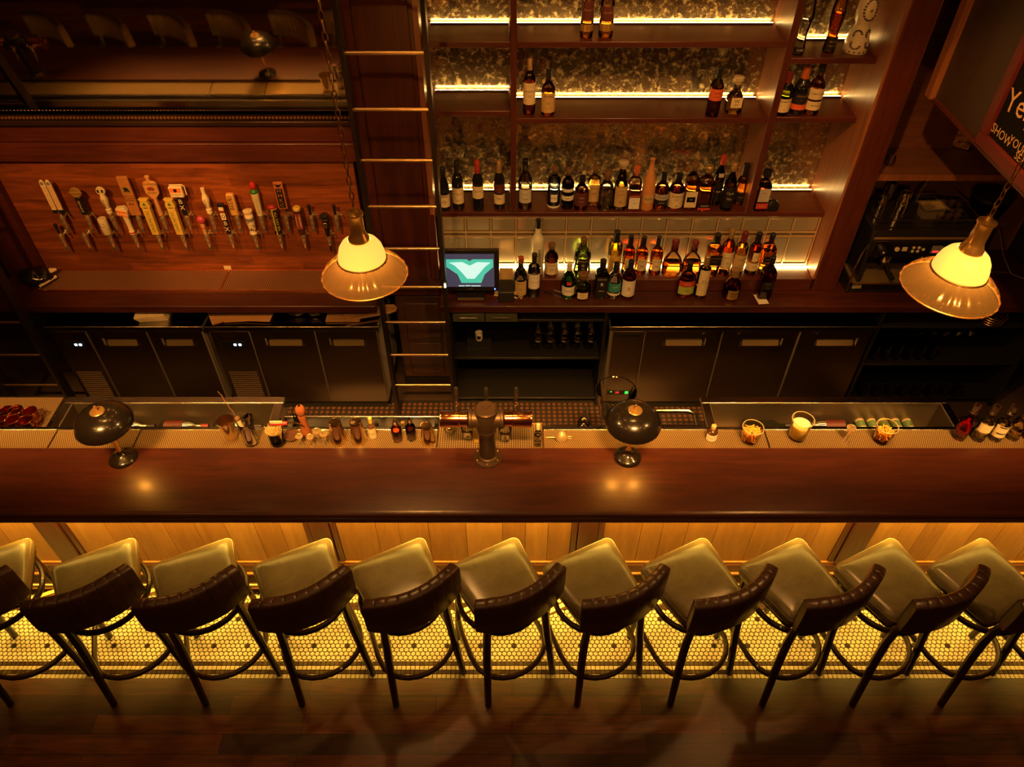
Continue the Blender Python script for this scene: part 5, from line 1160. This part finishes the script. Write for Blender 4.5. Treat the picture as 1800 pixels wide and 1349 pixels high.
G().lathe([(.055,.34),(.06,.36),(.10,HZ-.14),(.128,HZ-.03),(.130,HZ),(.0,HZ)], 32).build('hopper', glass('smoky_hopper', (.35,.30,.26), 1.8, .05), t)
G().lathe([(0,HZ+.001),(.131,HZ+.001),(.131,HZ+.016),(.126,HZ+.02),(.11,HZ+.012),(0,HZ+.010)], 32).build('hopper_lid', M['black'], t)
G().lathe([(.0,.36),(.05,.365),(.085,HZ-.18),(0,HZ-.17)], 20).build('coffee_beans', plain('coffee_beans', (.05,.02,.01), .5), t)
# cables on the right
q = atz(1740, 470, 1.02); t = thing('power_cable', 'thin dark cable looped on the counter at far right', 'cable', (q.x, q.y, 1.024))
G().tube([(0,.1,.25),(.05,.0,.1),(.10,-.1,.01),(.2,-.18,.005),(.3,-.17,.005),(.42,-.05,.005),(.5,-.1,.005)], .004, 6).build('cord', plain('tan_cable', (.16,.08,.04), .4), t)
q = atz(1755, 480, 1.02); t = thing('metal_spoon', 'thin metal spoon lying on the counter beside the cable', 'spoon', (q.x, q.y, 1.024), -.05)
G().rod((-.05,0,.003), (.07,0,.003), .003).ball((-.065,0,.004), .014, 10, 6, 1.4, 1, .3).build('body', M['brass'], t)
# ================================================================ alcove shelf: framed pictures and small glass
for x, y, sc_, rz, nm, cols in ((1688, 268, 1.35, -.5, 'small upright picture with golden figures on the alcove shelf', (.55,.28,.06)), (1714, 268, 1.0, .5, 'smaller picture beside it on the alcove shelf, nearest the bulkhead', (.35,.14,.06))):
    q = atz(x, y, 1.836); t = thing('picture_card', nm, 'picture', (q.x, q.y+.05, 1.837), rz, None)
    m_, nt_, b_s = node_mat('gilded_picture'); mp = coords(nt_); n_ = noise(nt_, mp, 30, 4, .7); r_ = ramp(nt_, n_.outputs[0], [(.38, (.03,.012,.008)), (.52, cols), (.66, (.75,.5,.2))]); nt_.links.new(r_.outputs[0], b_s.inputs['Base Color'])
    f = G().box(-.055*sc_, .055*sc_, 0, .02, 0, .17*sc_).build('frame', M['black'], t, bevel=.002); G().box(-.047*sc_, .047*sc_, -.001, 0, .008, .162*sc_).build('print', m_, t)
q = atz(1562, 294, 1.836); t = thing('small_glass', 'small cut glass at left end of the alcove shelf', 'glass', (q.x+.012, q.y+.03, 1.837))
G().lathe([(.02,0),(.024,.01),(.027,.06),(.025,.06),(.022,.012),(0,.010)], 14).build('glass', M['clear'], t)
# ================================================================ chalkboard on the bulkhead
t = thing('chalkboard', 'red framed chalkboard with handwritten notice on the bulkhead side at right', 'chalkboard', (2.388, 3.594, 2.435))
BY = -1.3
G().box(-.004, .002, BY, -.05, .05, 1.45).build('slate', plain('slate_black', (.008,.007,.007), .9, 0, 0, .1), t)
rf = plain('oxblood_frame', (.12,.016,.011), .4)
G().box(-.026, .0, BY, 0, 0, .062).build('frame_rail', rf, t, bevel=.004); G().box(-.026, .0, -.062, 0, .062, 1.5).build('frame_stile', rf, t, bevel=.004)
CHK = plain('chalk', (.75,.48,.22), .9)
def chalk(s_, size, y, z, tilt=0, wob=True):
    g = G(); R_ = Vector((0, -math.cos(tilt), math.sin(tilt))); U_ = Vector((0, math.sin(tilt), math.cos(tilt))); g.text(s_, size, (-.0055, y, z), R_, U_); return g.build('chalk_writing', CHK, t, smooth=0)
def onboard(x, y): r_ = ray(x, y); p_ = Vector((0,0,CH)) + r_*(2.3825/r_.x); return p_.y-3.594, p_.z-2.435
for s_, x, y, sz, tl_ in (('SHOW',1760,238,.062,.0), ('YOUR',1789,257,.058,.02), ('SERVER',1800,287,.052,.0), ('Yelp',1797,190,.15,.12)):
    a_, b_ = onboard(x, y); chalk(s_, sz, a_, b_, tl_)
# ================================================================ left end: cleaning cloths on the tray, black bag
q = atz(66, 506, 1.02); t = thing('black_bag', 'crumpled glossy black bag lying at the left end of the tap tray', 'bag', (q.x-.01, q.y+.06, 1.021))
g = G(); g.ball((0,0,.055), .10, 22, 14, 1.15, .9, .55)
for i, v in enumerate(g.v):
    k = 1+.10*math.sin(v[0]*70+v[1]*40)*math.cos(v[2]*90+v[0]*30); g.v[i] = (v[0]*k, v[1]*k, max(0, v[2]*k))
g.build('bag_body', plain('black_bin_liner', (.010,.009,.009), .15), t, smooth=180)
for i, (x, y, c_) in enumerate(((82,487,'cream'), (86,487,'cream'), (90,487,'cream'), (79,492,'cream'), (84,494,'teal'), (88,495,'cream'), (81,499,'cream'))):
    q = atz(x, y, 1.05); t = thing('marker_pen', ('teal' if c_ == 'teal' else 'cream') + ' marker pen in the bundle beside the black bag' + ('' if c_ == 'teal' else ', ' + ('upper left','upper middle','upper right','middle left','','middle right','lowest')[i]), 'pen', (q.x, q.y, 1.058 + (i < 3)*.024), 1.1, 'marker pens in the bundle' if c_ != 'teal' else None)
    G().lathe([(0,-.05),(.010,-.048),(.010,.03),(.011,.031),(.011,.055),(0,.056)], 10, axis='x').build('barrel', M[c_], t)
# ================================================================ on the fridge tops
q = atz(268, 566, .88)
for i in range(5):
    t = thing('paper_stack', 'cream paper pad in the stack on the left fridge, %s' % ('topmost','second from the top','third from the top','fourth from the top','lowest')[4-i], 'paper', (q.x-.005*i, 4.115-.004*i, .881+i*.010), .10+.02*i, 'paper pads on the left fridge')
    G().box(-.10,.10,-.075,.09,0,.0095).build('pad', M['cream'], t)
for i, (x, rz, nm) in enumerate(((383, .5, 'leftmost, turned askew'), (413, .08, 'middle'), (455, -.05, 'rightmost'))):
    q = atz(x, 568, .88); t = thing('menu_board', 'brown card menu on the fridge tops, ' + nm, 'menu', (q.x, 4.11, .8812+i*.004), rz, 'brown card menus')
    G().box(-.082,.082,-.085,.11,0,.0035).build('card', M['kraft'], t, bevel=.001)
q = atz(535, 566, .88); t = thing('foil_bags', 'two clear bags of dark garnish on the right-hand left fridge', 'bag', (q.x, 4.12, .881))
for s_ in (-1, 1):
    g = G(); g.ball((s_*.065,0,.03), .065, 18, 10, 1, .8, .5)
    for i, v in enumerate(g.v): k = 1+.12*math.sin(v[0]*120+v[1]*90); g.v[i] = (v[0]*k, v[1]*k, max(0, v[2]*k))
    g.build('bag', plain('crinkled_dark_plastic', (.07,.05,.035), .12), t, smooth=180)
for i, (x, nm) in enumerate(((602, 'square chopping board on the fridge, partly under the wood lip'), (650, 'long chopping board with rounded end on the fridge beside the ladder'))):
    q = atz(x, 568, .88); t = thing('chopping_board', nm, 'chopping board', (q.x, 4.115, .8812+i*.014), .0 if i == 0 else .28, 'chopping boards on the fridge')
    if i == 0: G().box(-.12,.12,-.09,.12,0,.013).build('board', M['kraft'], t, bevel=.004)
    else:
        o_ = [(-.19,-.05),(.12,-.05),(.17,-.035),(.185,0),(.17,.035),(.12,.05),(-.19,.05)]; G().prism(o_, 0, .013, 'z').build('board', M['oak'], t, bevel=.003)
q = atz(612, 560, .88); t = thing('glass_cluster', 'small dark glass jar on the chopping board', 'jar', (q.x, 4.13, .8955)); G().lathe([(.03,0),(.034,.01),(.034,.05),(.026,.06),(.026,.07),(0,.07)], 16).build('jar_body', BLK, t)
# ================================================================ hanging wine glasses and glassware
def stemglass(x, y, z, label, group, hang=True, s_=1.0, parent=None):
    t = thing('wine_glass', label, 'glass', (x, y, z), 0, group)
    pr = [(.033,0),(.032,.003),(.006,.006),(.004,.015),(.004,.075),(.010,.085),(.030,.105),(.040,.13),(.038,.17),(.033,.195)]
    inn = [(r-.0015, h) for r, h in pr[::-1] if h > .086] + [(.001,.090)]
    if hang: pr = [(r, -h) for r, h in pr]; inn = [(r, -h) for r, h in inn]
    G().shell([(r*s_, h*s_) for r, h in pr] + [(r*s_, h*s_) for r, h in inn], 20).build('bowl', M['clear'], t); return t
q0 = aty(945, 576, 4.12)
row = []
for i, x in enumerate((946, 969, 993, 1017, 1041)):
    for j in range(1 if i == 0 else 3):
        q = aty(x, 577, 4.12); stemglass(q.x, 4.12+j*.085, .8385, 'upside-down wine glass hanging in the open cabinet, %s from the left' % ('first','second','third','fourth','fifth')[i] + ('' if i == 0 else ', %s row' % ('front','middle','back')[j]), 'hanging wine glasses')
q = aty(842, 590, 4.2); t = thing('white_cup', 'small white cup with dark Y-shaped mark in the dark open cabinet', 'cup', (q.x, 4.2, .502)); H_ = q.z-.502
G().box(-.09, .09, 0, .1, 0, H_-.045).build('stand', M['black'], t)
c_ = G().lathe([(.022,H_-.04),(.026,H_-.03),(.028,H_+.03),(.026,H_+.03),(0,H_-.02)], 18).build('cup', M['white'], t); G().patch(.0278, H_-.015, H_+.015, -.5, .5, 6).build('mark', M['ink'], c_)
def tumbler(x, y, z, h, r, label, group, mat='clear'):
    t = thing('tumbler', label, 'glass', (x, y, z), 0, group)
    G().shell([(.001,0),(r*.8,0),(r*.86,.004),(r,h),(r-.002,h),(r*.84-.002,.010),(.001,.010)], 18).build('glass', M[mat], t); return t
n_ = 0
for j in range(2):
    for i in range(6):
        tumbler(2.70+i*.085, 4.14+j*.10, .4405, .15, .033, 'tall glass in the far right cabinet, %s row, %s from the left' % (('front','back')[j], ('first','second','third','fourth','fifth','sixth')[i]), 'tall glasses in the right cabinet', 'dimglass')
for i in range(8):
    tumbler(2.72+i*.105, 4.12, .0805, .10, .038, 'short glass in the far right cabinet, %s from the left' % ('first','second','third','fourth','fifth','sixth','seventh','eighth')[i], 'short glasses in the right cabinet', 'dimglass')
for i in range(5):
    stemglass(3.06+i*.095, 4.26, .775, 'wine glass hanging at the far right under the counter, %s from the left' % ('first','second','third','fourth','fifth')[i], 'wine glasses hanging at far right')
q = aty(1755, 556, 4.1); t = thing('wire_basket', 'small golden wire basket under the counter at far right', 'basket', (q.x, 4.13, .801))
g = G()
for k in range(4): g.tube([(.07*math.cos(2*PI*i/16)*(1+k*.08), .06*math.sin(2*PI*i/16)*(1+k*.08), .004+k*.022) for i in range(16)], .0025, 5, True)
for i in range(16): a = 2*PI*i/16; g.rod((.07*math.cos(a), .06*math.sin(a), .004), (.07*1.24*math.cos(a), .06*1.24*math.sin(a), .07), .002, n=5)
g.build('wires', M['dbrass'], t)
# ================================================================ things on the bar mats
MZ = 1.0445
def on(x, yb, r, z=MZ): q = atz(x, yb, z); return q.x, q.y + r*.9
def shaker(x, yb, h, r0, r1, label, up, group=None):
    """steel tin; r0 foot radius, r1 rim radius; up = mouth upward"""
    X, Y = on(x, yb, r0 if up else r1); t = thing('shaker_tin', label, 'shaker tin', (X, Y, MZ), 0, group)
    pr = [(0,0),(r0*.9,0),(r0,.003),(r0*1.02,.02),(r1*.98,h-.006),(r1,h),(r1-.0015,h),(r0*.98,.02),(r0*.95,.006),(0,.005)]
    if not up: pr = [(r1,0),(r1*.985,.006),(r0*1.03,h-.016),(r0,h-.004),(r0*.9,h),(r0*.86,h-.003),(0,h-.004)]
    G().shell(pr, 28).build('tin', M['tinmetal'], t); return t
shaker(405, 777, .145, .034, .046, 'steel mixing tin standing mouth up at the left of the tool jar', True)
shaker(594, 785, .16, .033, .047, 'upside-down steel shaker tin beside the jiggers', False, 'upside-down shaker tins')
shaker(630, 784, .16, .033, .046, 'upside-down steel shaker tin next to the small labelled bottle', False, 'upside-down shaker tins')
shaker(752, 785, .135, .030, .042, 'upside-down steel shaker tin against the drip tray edge', False, 'upside-down shaker tins')
def jigger(x, yb, h, r, label):
    X, Y = on(x, yb, r*.8); t = thing('jigger', label, 'jigger', (X, Y, MZ), 0, 'steel jiggers')
    G().shell([(r*.85,0),(r*.80,.003),(r*.22,h*.46),(r*.22,h*.52),(r,h),(r*.95,h),(r*.2,h*.56),(.0005,h*.55)], 22).tube([(r*math.cos(2*PI*i/20), r*math.sin(2*PI*i/20), h) for i in range(20)], .0016, 5, True).build('cups', M['tapmetal'], t)
jigger(529, 786, .072, .021, 'leftmost of the four steel jiggers near the pepper mill'); jigger(548, 787, .072, .021, 'second from the left of the four steel jiggers near the pepper mill')
jigger(561, 783, .098, .024, 'tall jigger at the back of the four near the pepper mill'); jigger(573, 787, .096, .024, 'tall jigger nearest the upside-down shakers'); jigger(1488, 780, .11, .026, 'lone jigger between two plastic tubs')
# pepper mill
X, Y = on(538, 770, .03); t = thing('pepper_mill', 'tall turned red-brown wooden pepper mill', 'pepper mill', (X, Y, MZ))
MW = wood('pepper_mill_wood', (.22,.06,.02), (.42,.13,.045), 'z', .25, .4)
G().lathe([(.028,0),(.030,.006),(.028,.02),(.031,.028),(.027,.042),(.020,.09),(.019,.12),(.024,.155),(.021,.165),(0,.165)], 26).build('body', MW, t)
G().lathe([(.018,.166),(.024,.172),(.028,.195),(.026,.215),(.018,.225),(0,.228)], 26).build('head', MW, t); G().lathe([(.007,.227),(.008,.234),(.005,.24),(0,.24)], 12).build('finial', M['chrome'], t)
# bitters bottles
def small_bottle(x, yb, r, h, gc, liq, label, capm, capk='cap', lab=None, name='dropper_bottle', opaque=None, z=MZ):
    X, Y = on(x, yb, r, z); t = thing(name, label, 'bottle', (X, Y, z+.0005))
    pf = [(.9,0),(1,.02),(1,.50),(.93,.58),(.6,.66),(.40,.70),(.38,.80)]
    if opaque: body(G(), pf, r, h).build('body', opaque, t, smooth=50)
    else:
        body(G(), pf, r, h).build('glass', glass('glass_%.2f_%.2f_%.2f' % gc, gc), t, smooth=50); body(G(), cut(pf, .03, .46), r, h, shrink=.002).build('liquid', liq, t, smooth=50)
    if capk == 'spout': G().lathe([(r*.40,h*.76),(r*.52,h*.80),(r*.55,h*.86),(r*.30,h*.90),(r*.42,h*.97),(r*.34,h),(0,h)], 14).build('pour_cap', capm, t)
    else: G().lathe([(r*.44,h*.74),(r*.46,h*.76),(r*.45,h*.99),(r*.38,h),(0,h)], 16).build('cap', capm, t)
    if lab: lo = G().patch(r, h*lab[1], h*lab[2], -1.3, 1.3, 10, t=.001).build('label', lab[0], t)
    if lab and len(lab) > 3: G().ctext(lab[3], lab[4], r, h*(lab[1]+lab[2])/2, off=.002).build('lettering', M['ink'], lo, smooth=0)
    return t
small_bottle(655, 772, .024, .15, W, None, 'small bottle wrapped in cream paper with a yellow cap', M['yellow'], lab=(M['cream'],.02,.55,'BITTERS',.010), opaque=plain('paper_wrapped_glass', (.10,.05,.03), .3))
small_bottle(698, 779, .030, .165, (.9,.6,.4), plain('orange_syrup', (.62,.20,.05), .15), 'round dropper bottle of orange syrup', glass('frosty_spout', (.8,.75,.65), 1, .2), 'spout')
small_bottle(723, 776, .029, .165, (.8,.6,.5), plain('dark_syrup', (.06,.015,.012), .12), 'round dropper bottle of dark syrup', glass('frosty_spout', (.8,.75,.65), 1, .2), 'spout')
small_bottle(1251, 777, .031, .105, W, None, 'small brown bottle with white label beside the right table lamp', plain('tan_cap', (.62,.40,.15), .5), lab=(M['paper'],.04,.50,'EXTRACT',.010), opaque=plain('brown_glass', (.06,.025,.010), .08))
small_bottle(945, 786, .021, .17, W, CLR, 'clear sauce bottle with white cap on the drip tray', M['cream'], z=1.051, lab=None)
# tool jar, picks jar
def jar(x, yb, r, h, label, square=False, name='glass_jar', z=MZ):
    X, Y = on(x, yb, r, z); t = thing(name, label, 'jar', (X, Y, z))
    G().shell([(.001,.003),(r*.9,.003),(r,.008),(r,h),(r-.003,h),(r-.003,.014),(.001,.012)], 24).build('glass', M['clear'], t)
    G().tube([(r*math.cos(2*PI*i/24), r*math.sin(2*PI*i/24), h) for i in range(24)], .0022, 6, True).build('rim', glass('jar_rim', (.8,.75,.6), 2.0, .05), t); return X, Y
X, Y = jar(440, 787, .040, .17, 'clear glass jar holding bar tools left of the picks')
def tool(label, name, cat, rx, ry, base=(0,0)): 
    t = thing(name, label, cat, (X+base[0], Y+base[1], MZ+.012)); t.rotation_euler = (rx, ry, 0); return t
t = tool('long twisted bar spoon leaning out of the tool jar', 'bar_spoon', 'spoon', -.10, -.30, (.012,0)); g = G(); g.tube([(.0018*math.cos(k*.9), .0018*math.sin(k*.9), k*.008) for k in range(48)], .0022, 6); g.ball((0,0,.005), .009, 10, 6, 1, .4, 1.3); g.build('spoon', M['brass'], t)
t = tool('muddler with orange wooden knob in the tool jar', 'muddler', 'muddler', 0, -.12, (-.006,-.004)); G().lathe([(.014,0),(.013,.10),(.011,.18),(0,.18)], 14).build('shaft', M['cream'], t); G().ball((0,0,.192), .016).build('knob', M['cork'], t)
t = tool('clear plastic scoop in the tool jar', 'scoop', 'scoop', .05, .12, (.008,.006)); G().shell([(.012,.0),(.014,.10),(.026,.14),(.024,.21)], 16).build('scoop_body', M['clear'], t)
t = tool('black-handled strainer tool in the tool jar', 'strainer', 'strainer', 0, .05, (.004,-.012)); G().box(-.008,.008,-.004,.004,0,.13).build('handle', M['black'], t)
X, Y = jar(487, 788, .043, .10, 'glass jar full of pale straw picks')
t = thing('straw_picks', 'bundle of pale straw picks standing in the glass jar', 'picks', (X, Y, MZ), kind='stuff'); g = G()
for i in range(150):
    a = random.uniform(0, 2*PI); q_ = random.uniform(0, .030); a2 = a+random.uniform(-.8,.8); q2 = q_ + random.uniform(0, .028); g.rod((q_*math.cos(a), q_*math.sin(a), .015), (q2*math.cos(a2), q2*math.sin(a2), random.uniform(.11,.145)), .0019, n=5)
g.build('picks', plain('straw', (.95,.68,.26), .6), t)
t = thing('peeler', 'red-handled peeler lying across the picks jar and the pepper mill', 'peeler', (X+.03, Y+.01, MZ+.150)); t.rotation_euler = (0,.10,.12)
G().lathe([(0,-.05),(.011,-.045),(.014,0),(.011,.045),(0,.05)], 12, axis='x').build('handle', plain('red_handle', (.42,.03,.03), .3), t); G().box(-.045,.02,-.004,.004,.010,.017).build('pale_stripe', M['cream'], t)
G().tube([(.045,0,0),(.08,0,.004),(.11,0,-.008),(.125,0,-.02)], .004, 6).build('blade_arm', M['chrome'], t)
X, Y = on(511, 777, .036); t = thing('ash_bowl', 'small shallow brown bowl with a spout in front of the pepper mill', 'bowl', (X, Y, MZ)); G().lathe([(.026,0),(.040,.012),(.044,.024),(.040,.024),(.034,.013),(0,.008)], 24).build('bowl', plain('amber_bowl', (.16,.07,.025), .2, 0, .4), t)
G().lathe([(0,.016),(.036,.016),(.036,.017),(0,.017)], 20).build('contents', plain('dark_spice', (.08,.03,.015), .5), t)
# rail bottles behind
for i, (x, y, nm, mt) in enumerate(((528, 722, 'clear pour spout bottle behind the pepper mill', 'clear'), (667, 744, 'first short bottle in the steel rail', 'black'), (697, 743, 'second short bottle in the steel rail', 'black'), (712, 744, 'third short bottle in the steel rail', 'brass'), (747, 743, 'bottle with orange round stopper in the steel rail', 'cork'), (770, 744, 'dark capped bottle in the steel rail beside the beer tower', 'black'))):
    q = atz(x, y, .85); t = thing('rail_bottle', nm, 'bottle', (q.x, 3.03 if i else 3.10, .7605), 0, 'bottles in the steel rail')
    G().lathe([(.030,0),(.032,.006),(.032,.07),(.014,.105),(.012,.13),(0,.13)], 18).build('glass', BLK if i else M['clear'], t)
    if mt == 'cork': G().ball((0,0,.145), .018).build('stopper', plain('orange_stopper', (.70,.25,.08), .5), t)
    else: G().lathe([(.011,.13),(.013,.135),(.010,.155),(.012,.17),(0,.172)], 12).build('pour_spout', M[mt], t)
# glasses under the tower
for x, yb, nm in ((822, 776, 'left'), (888, 779, 'right'), (790, 764, 'far left')):
    X, Y = on(x, yb, .034, 1.051); tumbler(X, Y, 1.0512, .085, .036, 'cut glass tumbler on the drip tray, %s of the tower column' % nm, 'tumblers on the drip tray')
X, Y = on(838, 780, .012, 1.051); t = thing('squeeze_bottle', 'yellow squeeze bottle half hidden behind the tower column', 'bottle', (X+.0, Y+.015, 1.0512)); G().lathe([(.020,0),(.021,.005),(.021,.09),(.012,.105),(.004,.13),(0,.13)], 16).build('body', M['yellow'], t)
# strainer dome
X, Y = on(987, 778, .03); t = thing('tea_strainer', 'small domed mesh strainer lying face down right of the drip tray', 'strainer', (X, Y, MZ))
G().lathe([(.034,.002),(.035,.006),(.034,.024),(.027,.044),(.014,.056),(.004,.062),(0,.064)], 24).build('mesh_dome', plain('fine_mesh', (.62,.48,.26), .45, .6), t); G().rod((-.034,0,.012), (-.085,.0,.012), .004).rod((.034,.008,.012), (.055,.008,.012), .003).rod((.034,-.008,.012), (.055,-.008,.012), .003).build('handle', M['dbrass'], t)
# pour bottle behind
q = atz(1026, 742, .85); t = thing('pour_bottle', 'clear bottle with dark pour spout standing behind the bar mat', 'bottle', (q.x, 3.10, .8155)); G().lathe([(.036,0),(.038,.005),(.038,.05),(.020,.085),(.013,.10),(0,.10)], 20).build('glass', M['clear'], t); G().lathe([(.012,.10),(.014,.105),(.011,.14),(.013,.165),(0,.167)], 12).build('pour_spout', M['black'], t)
# big glass bucket
q = atz(1079, 752, 1.0); t = thing('glass_bucket', 'large clear glass bucket with steel tongs behind the right table lamp', 'bucket', (q.x, 3.0, 1.0195))
G().shell([(.001,.004),(.07,.004),(.076,.01),(.115,.20),(.119,.205),(.113,.205),(.074,.018),(.001,.014)], 36).build('glass', M['clear'], t)
G().tube([(.1165*math.cos(2*PI*i/40), .1165*math.sin(2*PI*i/40), .205) for i in range(40)], .003, 6, True).build('rim', glass('bucket_rim', (.75,.65,.45), 2.5, .08), t)
t = thing('ice_tongs', 'steel tongs resting inside the glass bucket', 'tongs', (q.x-.055, 2.98, 1.036)); t.rotation_euler = (0,-.22,0); G().tube([(-.008,0,0),(-.012,0,.10),(0,0,.17)], .004, 6).tube([(.012,0,0),(.012,0,.10),(0,0,.17)], .004, 6).build('arms', M['chrome'], t)
# plastic tubs
def tub(x, yb, r, h, label, fill=None, lidded=False):
    X, Y = on(x, yb, r*.8); t = thing('plastic_tub', label, 'tub', (X, Y, MZ))
    PL = glass('cloudy_plastic', (.95,.88,.72), .25, .35)
    G().shell([(.001,.002),(r*.78,.002),(r*.80,.006),(r*.95,h-.014),(r,h-.013),(r,h),(r*.96,h),(r*.93,h-.014),(r*.775,.010),(.001,.008)], 32).build('tub_wall', PL, t)
    G().tube([(r*math.cos(2*PI*i/32), r*math.sin(2*PI*i/32), h-.002) for i in range(32)], .0022, 6, True).build('rim', plain('cloudy_rim', (.66,.52,.30), .35), t)
    return t, X, Y
t, X, Y = tub(1320, 783, .058, .105, 'clear plastic tub of orange peel shavings, left of three')
def peel(X, Y, z0, z1, r, label):
    t = thing('citrus_peel', label, 'citrus peel', (X, Y, MZ), kind='stuff'); g = G()
    for i in range(330):
        a = random.uniform(0, 2*PI); z = random.uniform(z0, z1); q_ = (r-.006+.10*(z-z0))*math.sqrt(random.random()); b_ = random.uniform(0, PI); L = .016
        c1 = Vector((q_*math.cos(a), q_*math.sin(a), z)); d_ = Vector((math.cos(b_), math.sin(b_), random.uniform(-.4,.4)))
        g.tube([c1-d_*L*.6, c1+Vector((0,0,.004)), c1+d_*L*.6], .0035, 5, False, .35)
    g.build('peel', plain('orange_peel', (.90,.42,.055), .5), t)
peel(X, Y, .014, .082, .047, 'orange citrus peel shavings filling the left plastic tub')
t, X, Y = tub(1404, 778, .060, .145, 'tall cloudy plastic tub with pale liquid, middle of three')
t2 = thing('cloudy_liquid', 'pale cloudy liquid filling the tall middle tub', 'liquid', (X, Y, MZ)); G().lathe([(.044,.012),(.053,.105),(0,.105)], 28).build('liquid_body', milky('pale_cloudy_liquid', (.95,.82,.55), .35, .06), t2)
t, X, Y = tub(1553, 783, .057, .115, 'clear plastic tub of orange peel shavings, right of three')
peel(X, Y, .014, .078, .045, 'orange citrus peel shavings filling the right plastic tub')
# spirits at the right end, with cone caps
for x, yb, gc, lq, lab, nm in ((1689, 776, (.9,.3,.25), RED, None, 'red'), (1722, 778, (.9,.85,.7), CLR, (.38,.68), 'clear with a cream wrap label, second'), (1752, 778, (.9,.85,.7), CLR, (.20,.62), 'clear with a striped cream label, third'), (1783, 776, (.9,.8,.6), CLR, None, 'plain clear, fourth'), (1812, 776, (.9,.6,.4), AMB, None, 'amber, cut by the photo edge, fifth')):
    X, Y = on(x, yb, .036); t = thing('speed_bottle', 'cone-capped pouring bottle at right end, ' + nm + ' from left' if nm != 'red' else 'red pouring bottle with cone cap at right end of the bar', 'bottle', (X, Y, MZ+.0005), 0, 'pouring bottles at the right end')
    h = .205; r = .037; pf = [(.92,0),(1,.02),(1,.56),(.93,.64),(.62,.74),(.40,.82),(.36,1)]
    body(G(), pf, r, h).build('glass', glass('glass_%.2f_%.2f_%.2f' % gc, gc), t, smooth=50); body(G(), cut(pf, .03, .45 if nm != 'red' else .72), r, h, shrink=.002).build('liquid', lq, t, smooth=50)
    G().lathe([(.020,h-.004),(.022,h+.004),(.015,h+.012),(.017,h+.018),(.021,h+.052),(.018,h+.056),(0,h+.056)], 18).build('cone_cap', glass('cone_cap', (.72,.55,.35), 1.4, .15), t)
    if lab: lo = G().patch(r, h*lab[0], h*lab[1], -1.4, 1.4, 12, t=.001).build('label', M['cream'], t)
    if nm.startswith('clear with a striped'):
        for z_ in (.56, .33): G().patch(r+.001, h*z_, h*(z_+.04), -.9, .9, 10, t=.001).build('stripe', M['ink'], lo)
# bottles lying in the ice bins
def lying(x, y, z, L, r, mat, lab, label, rz=0.0):
    t = thing('lying_bottle', label, 'bottle', (x, y, z), rz, 'bottles lying in the ice bins')
    G().lathe([(0,-L/2),(r,-L/2+.004),(r,L*.12),(r*.4,L*.25),(r*.36,L/2),(0,L/2)], 18, axis='x').build('glass', mat, t)
    if lab: G().shell([(r+.0008,-L*.40),(r+.0008,0)], 18).build('label', lab, t, rot=(0,PI/2,0))
    G().lathe([(0,L*.36),(r*.44,L*.36),(r*.44,L/2+.004),(0,L/2+.004)], 14, axis='x').build('cap', CAPM if lab == REDK else M['black'], t)
REDK = plain('dark_red_wine_label', (.06,.007,.006), .5); KRK = plain('dim_cream_label', (.24,.18,.10), .5)
for i, (x, nm, lb) in enumerate(((-2.42,'first', None), (-2.08,'red-labelled second', REDK), (-1.74,'third', None))):
    for j in range(2): lying(x, 3.20-.085*j, .71+.01*j, .30, .036, BLK, lb if j == 0 else None, 'dark bottle lying in the left ice bin, %s from the left, %s row' % (nm, ('rear','front')[j]))
for i, (x, y, lb, nm) in enumerate(((1.62,3.20,None,'leftmost rear'), (1.64,3.11,None,'leftmost front'), (1.98,3.20,REDK,'red-labelled rear'), (2.0,3.11,KRK,'cream-labelled front'))):
    lying(x, y, .715, .31, .037, BLK, lb, 'dark bottle lying in the right ice bin, ' + nm, PI if lb else 0)
for i in range(10):
    x = 2.22 + (i % 5)*.075; y = 3.20-.10*(i//5)
    t = thing('drinks_can', 'pale green banded can lying in the right ice bin, %s from the left, %s row' % (('first','second','third','fourth','fifth')[i % 5], ('rear','front')[i//5]), 'can', (x, y, .705), 0, 'cans in the right ice bin')
    G().lathe([(0,-.055),(.026,-.055),(.031,-.048),(.031,.048),(.026,.055),(0,.055)], 18, axis='y').build('can_body', plain('can_cream', (.40,.33,.20), .4), t)
    G().lathe([(.0316,-.02),(.0316,.03)], 18, axis='y').build('green_band', plain('sage_green', (.08,.14,.06), .4), t)
# copper mugs
for i, (x, y) in enumerate(((10,741), (27,740), (52,742), (2,753), (21,756), (45,757))):
    q = atz(x, y-20, .955); t = thing('copper_mug', 'dark copper mug on the drainboard, %s row, %s' % (('rear','rear','rear','front','front','front')[i], ('leftmost','middle','rightmost')[i % 3]), 'mug', (q.x, q.y-.005, .863), .6, 'copper mugs on the drainboard')
    G().shell([(.001,.002),(.036,.002),(.041,.01),(.044,.05),(.041,.092),(.038,.092),(.040,.05),(.036,.012),(.001,.010)], 26).build('cup', plain('dark_copper', (.55,.16,.06), .22, 1), t); G().tube([(.042*math.cos(2*PI*k/26), .042*math.sin(2*PI*k/26), .092) for k in range(26)], .0024, 6, True).build('rim', M['copper'], t)
    G().tube([(.041,0,.076),(.066,0,.074),(.068,0,.035),(.043,0,.022)], .0045, 6).build('handle', M['copper'], t)
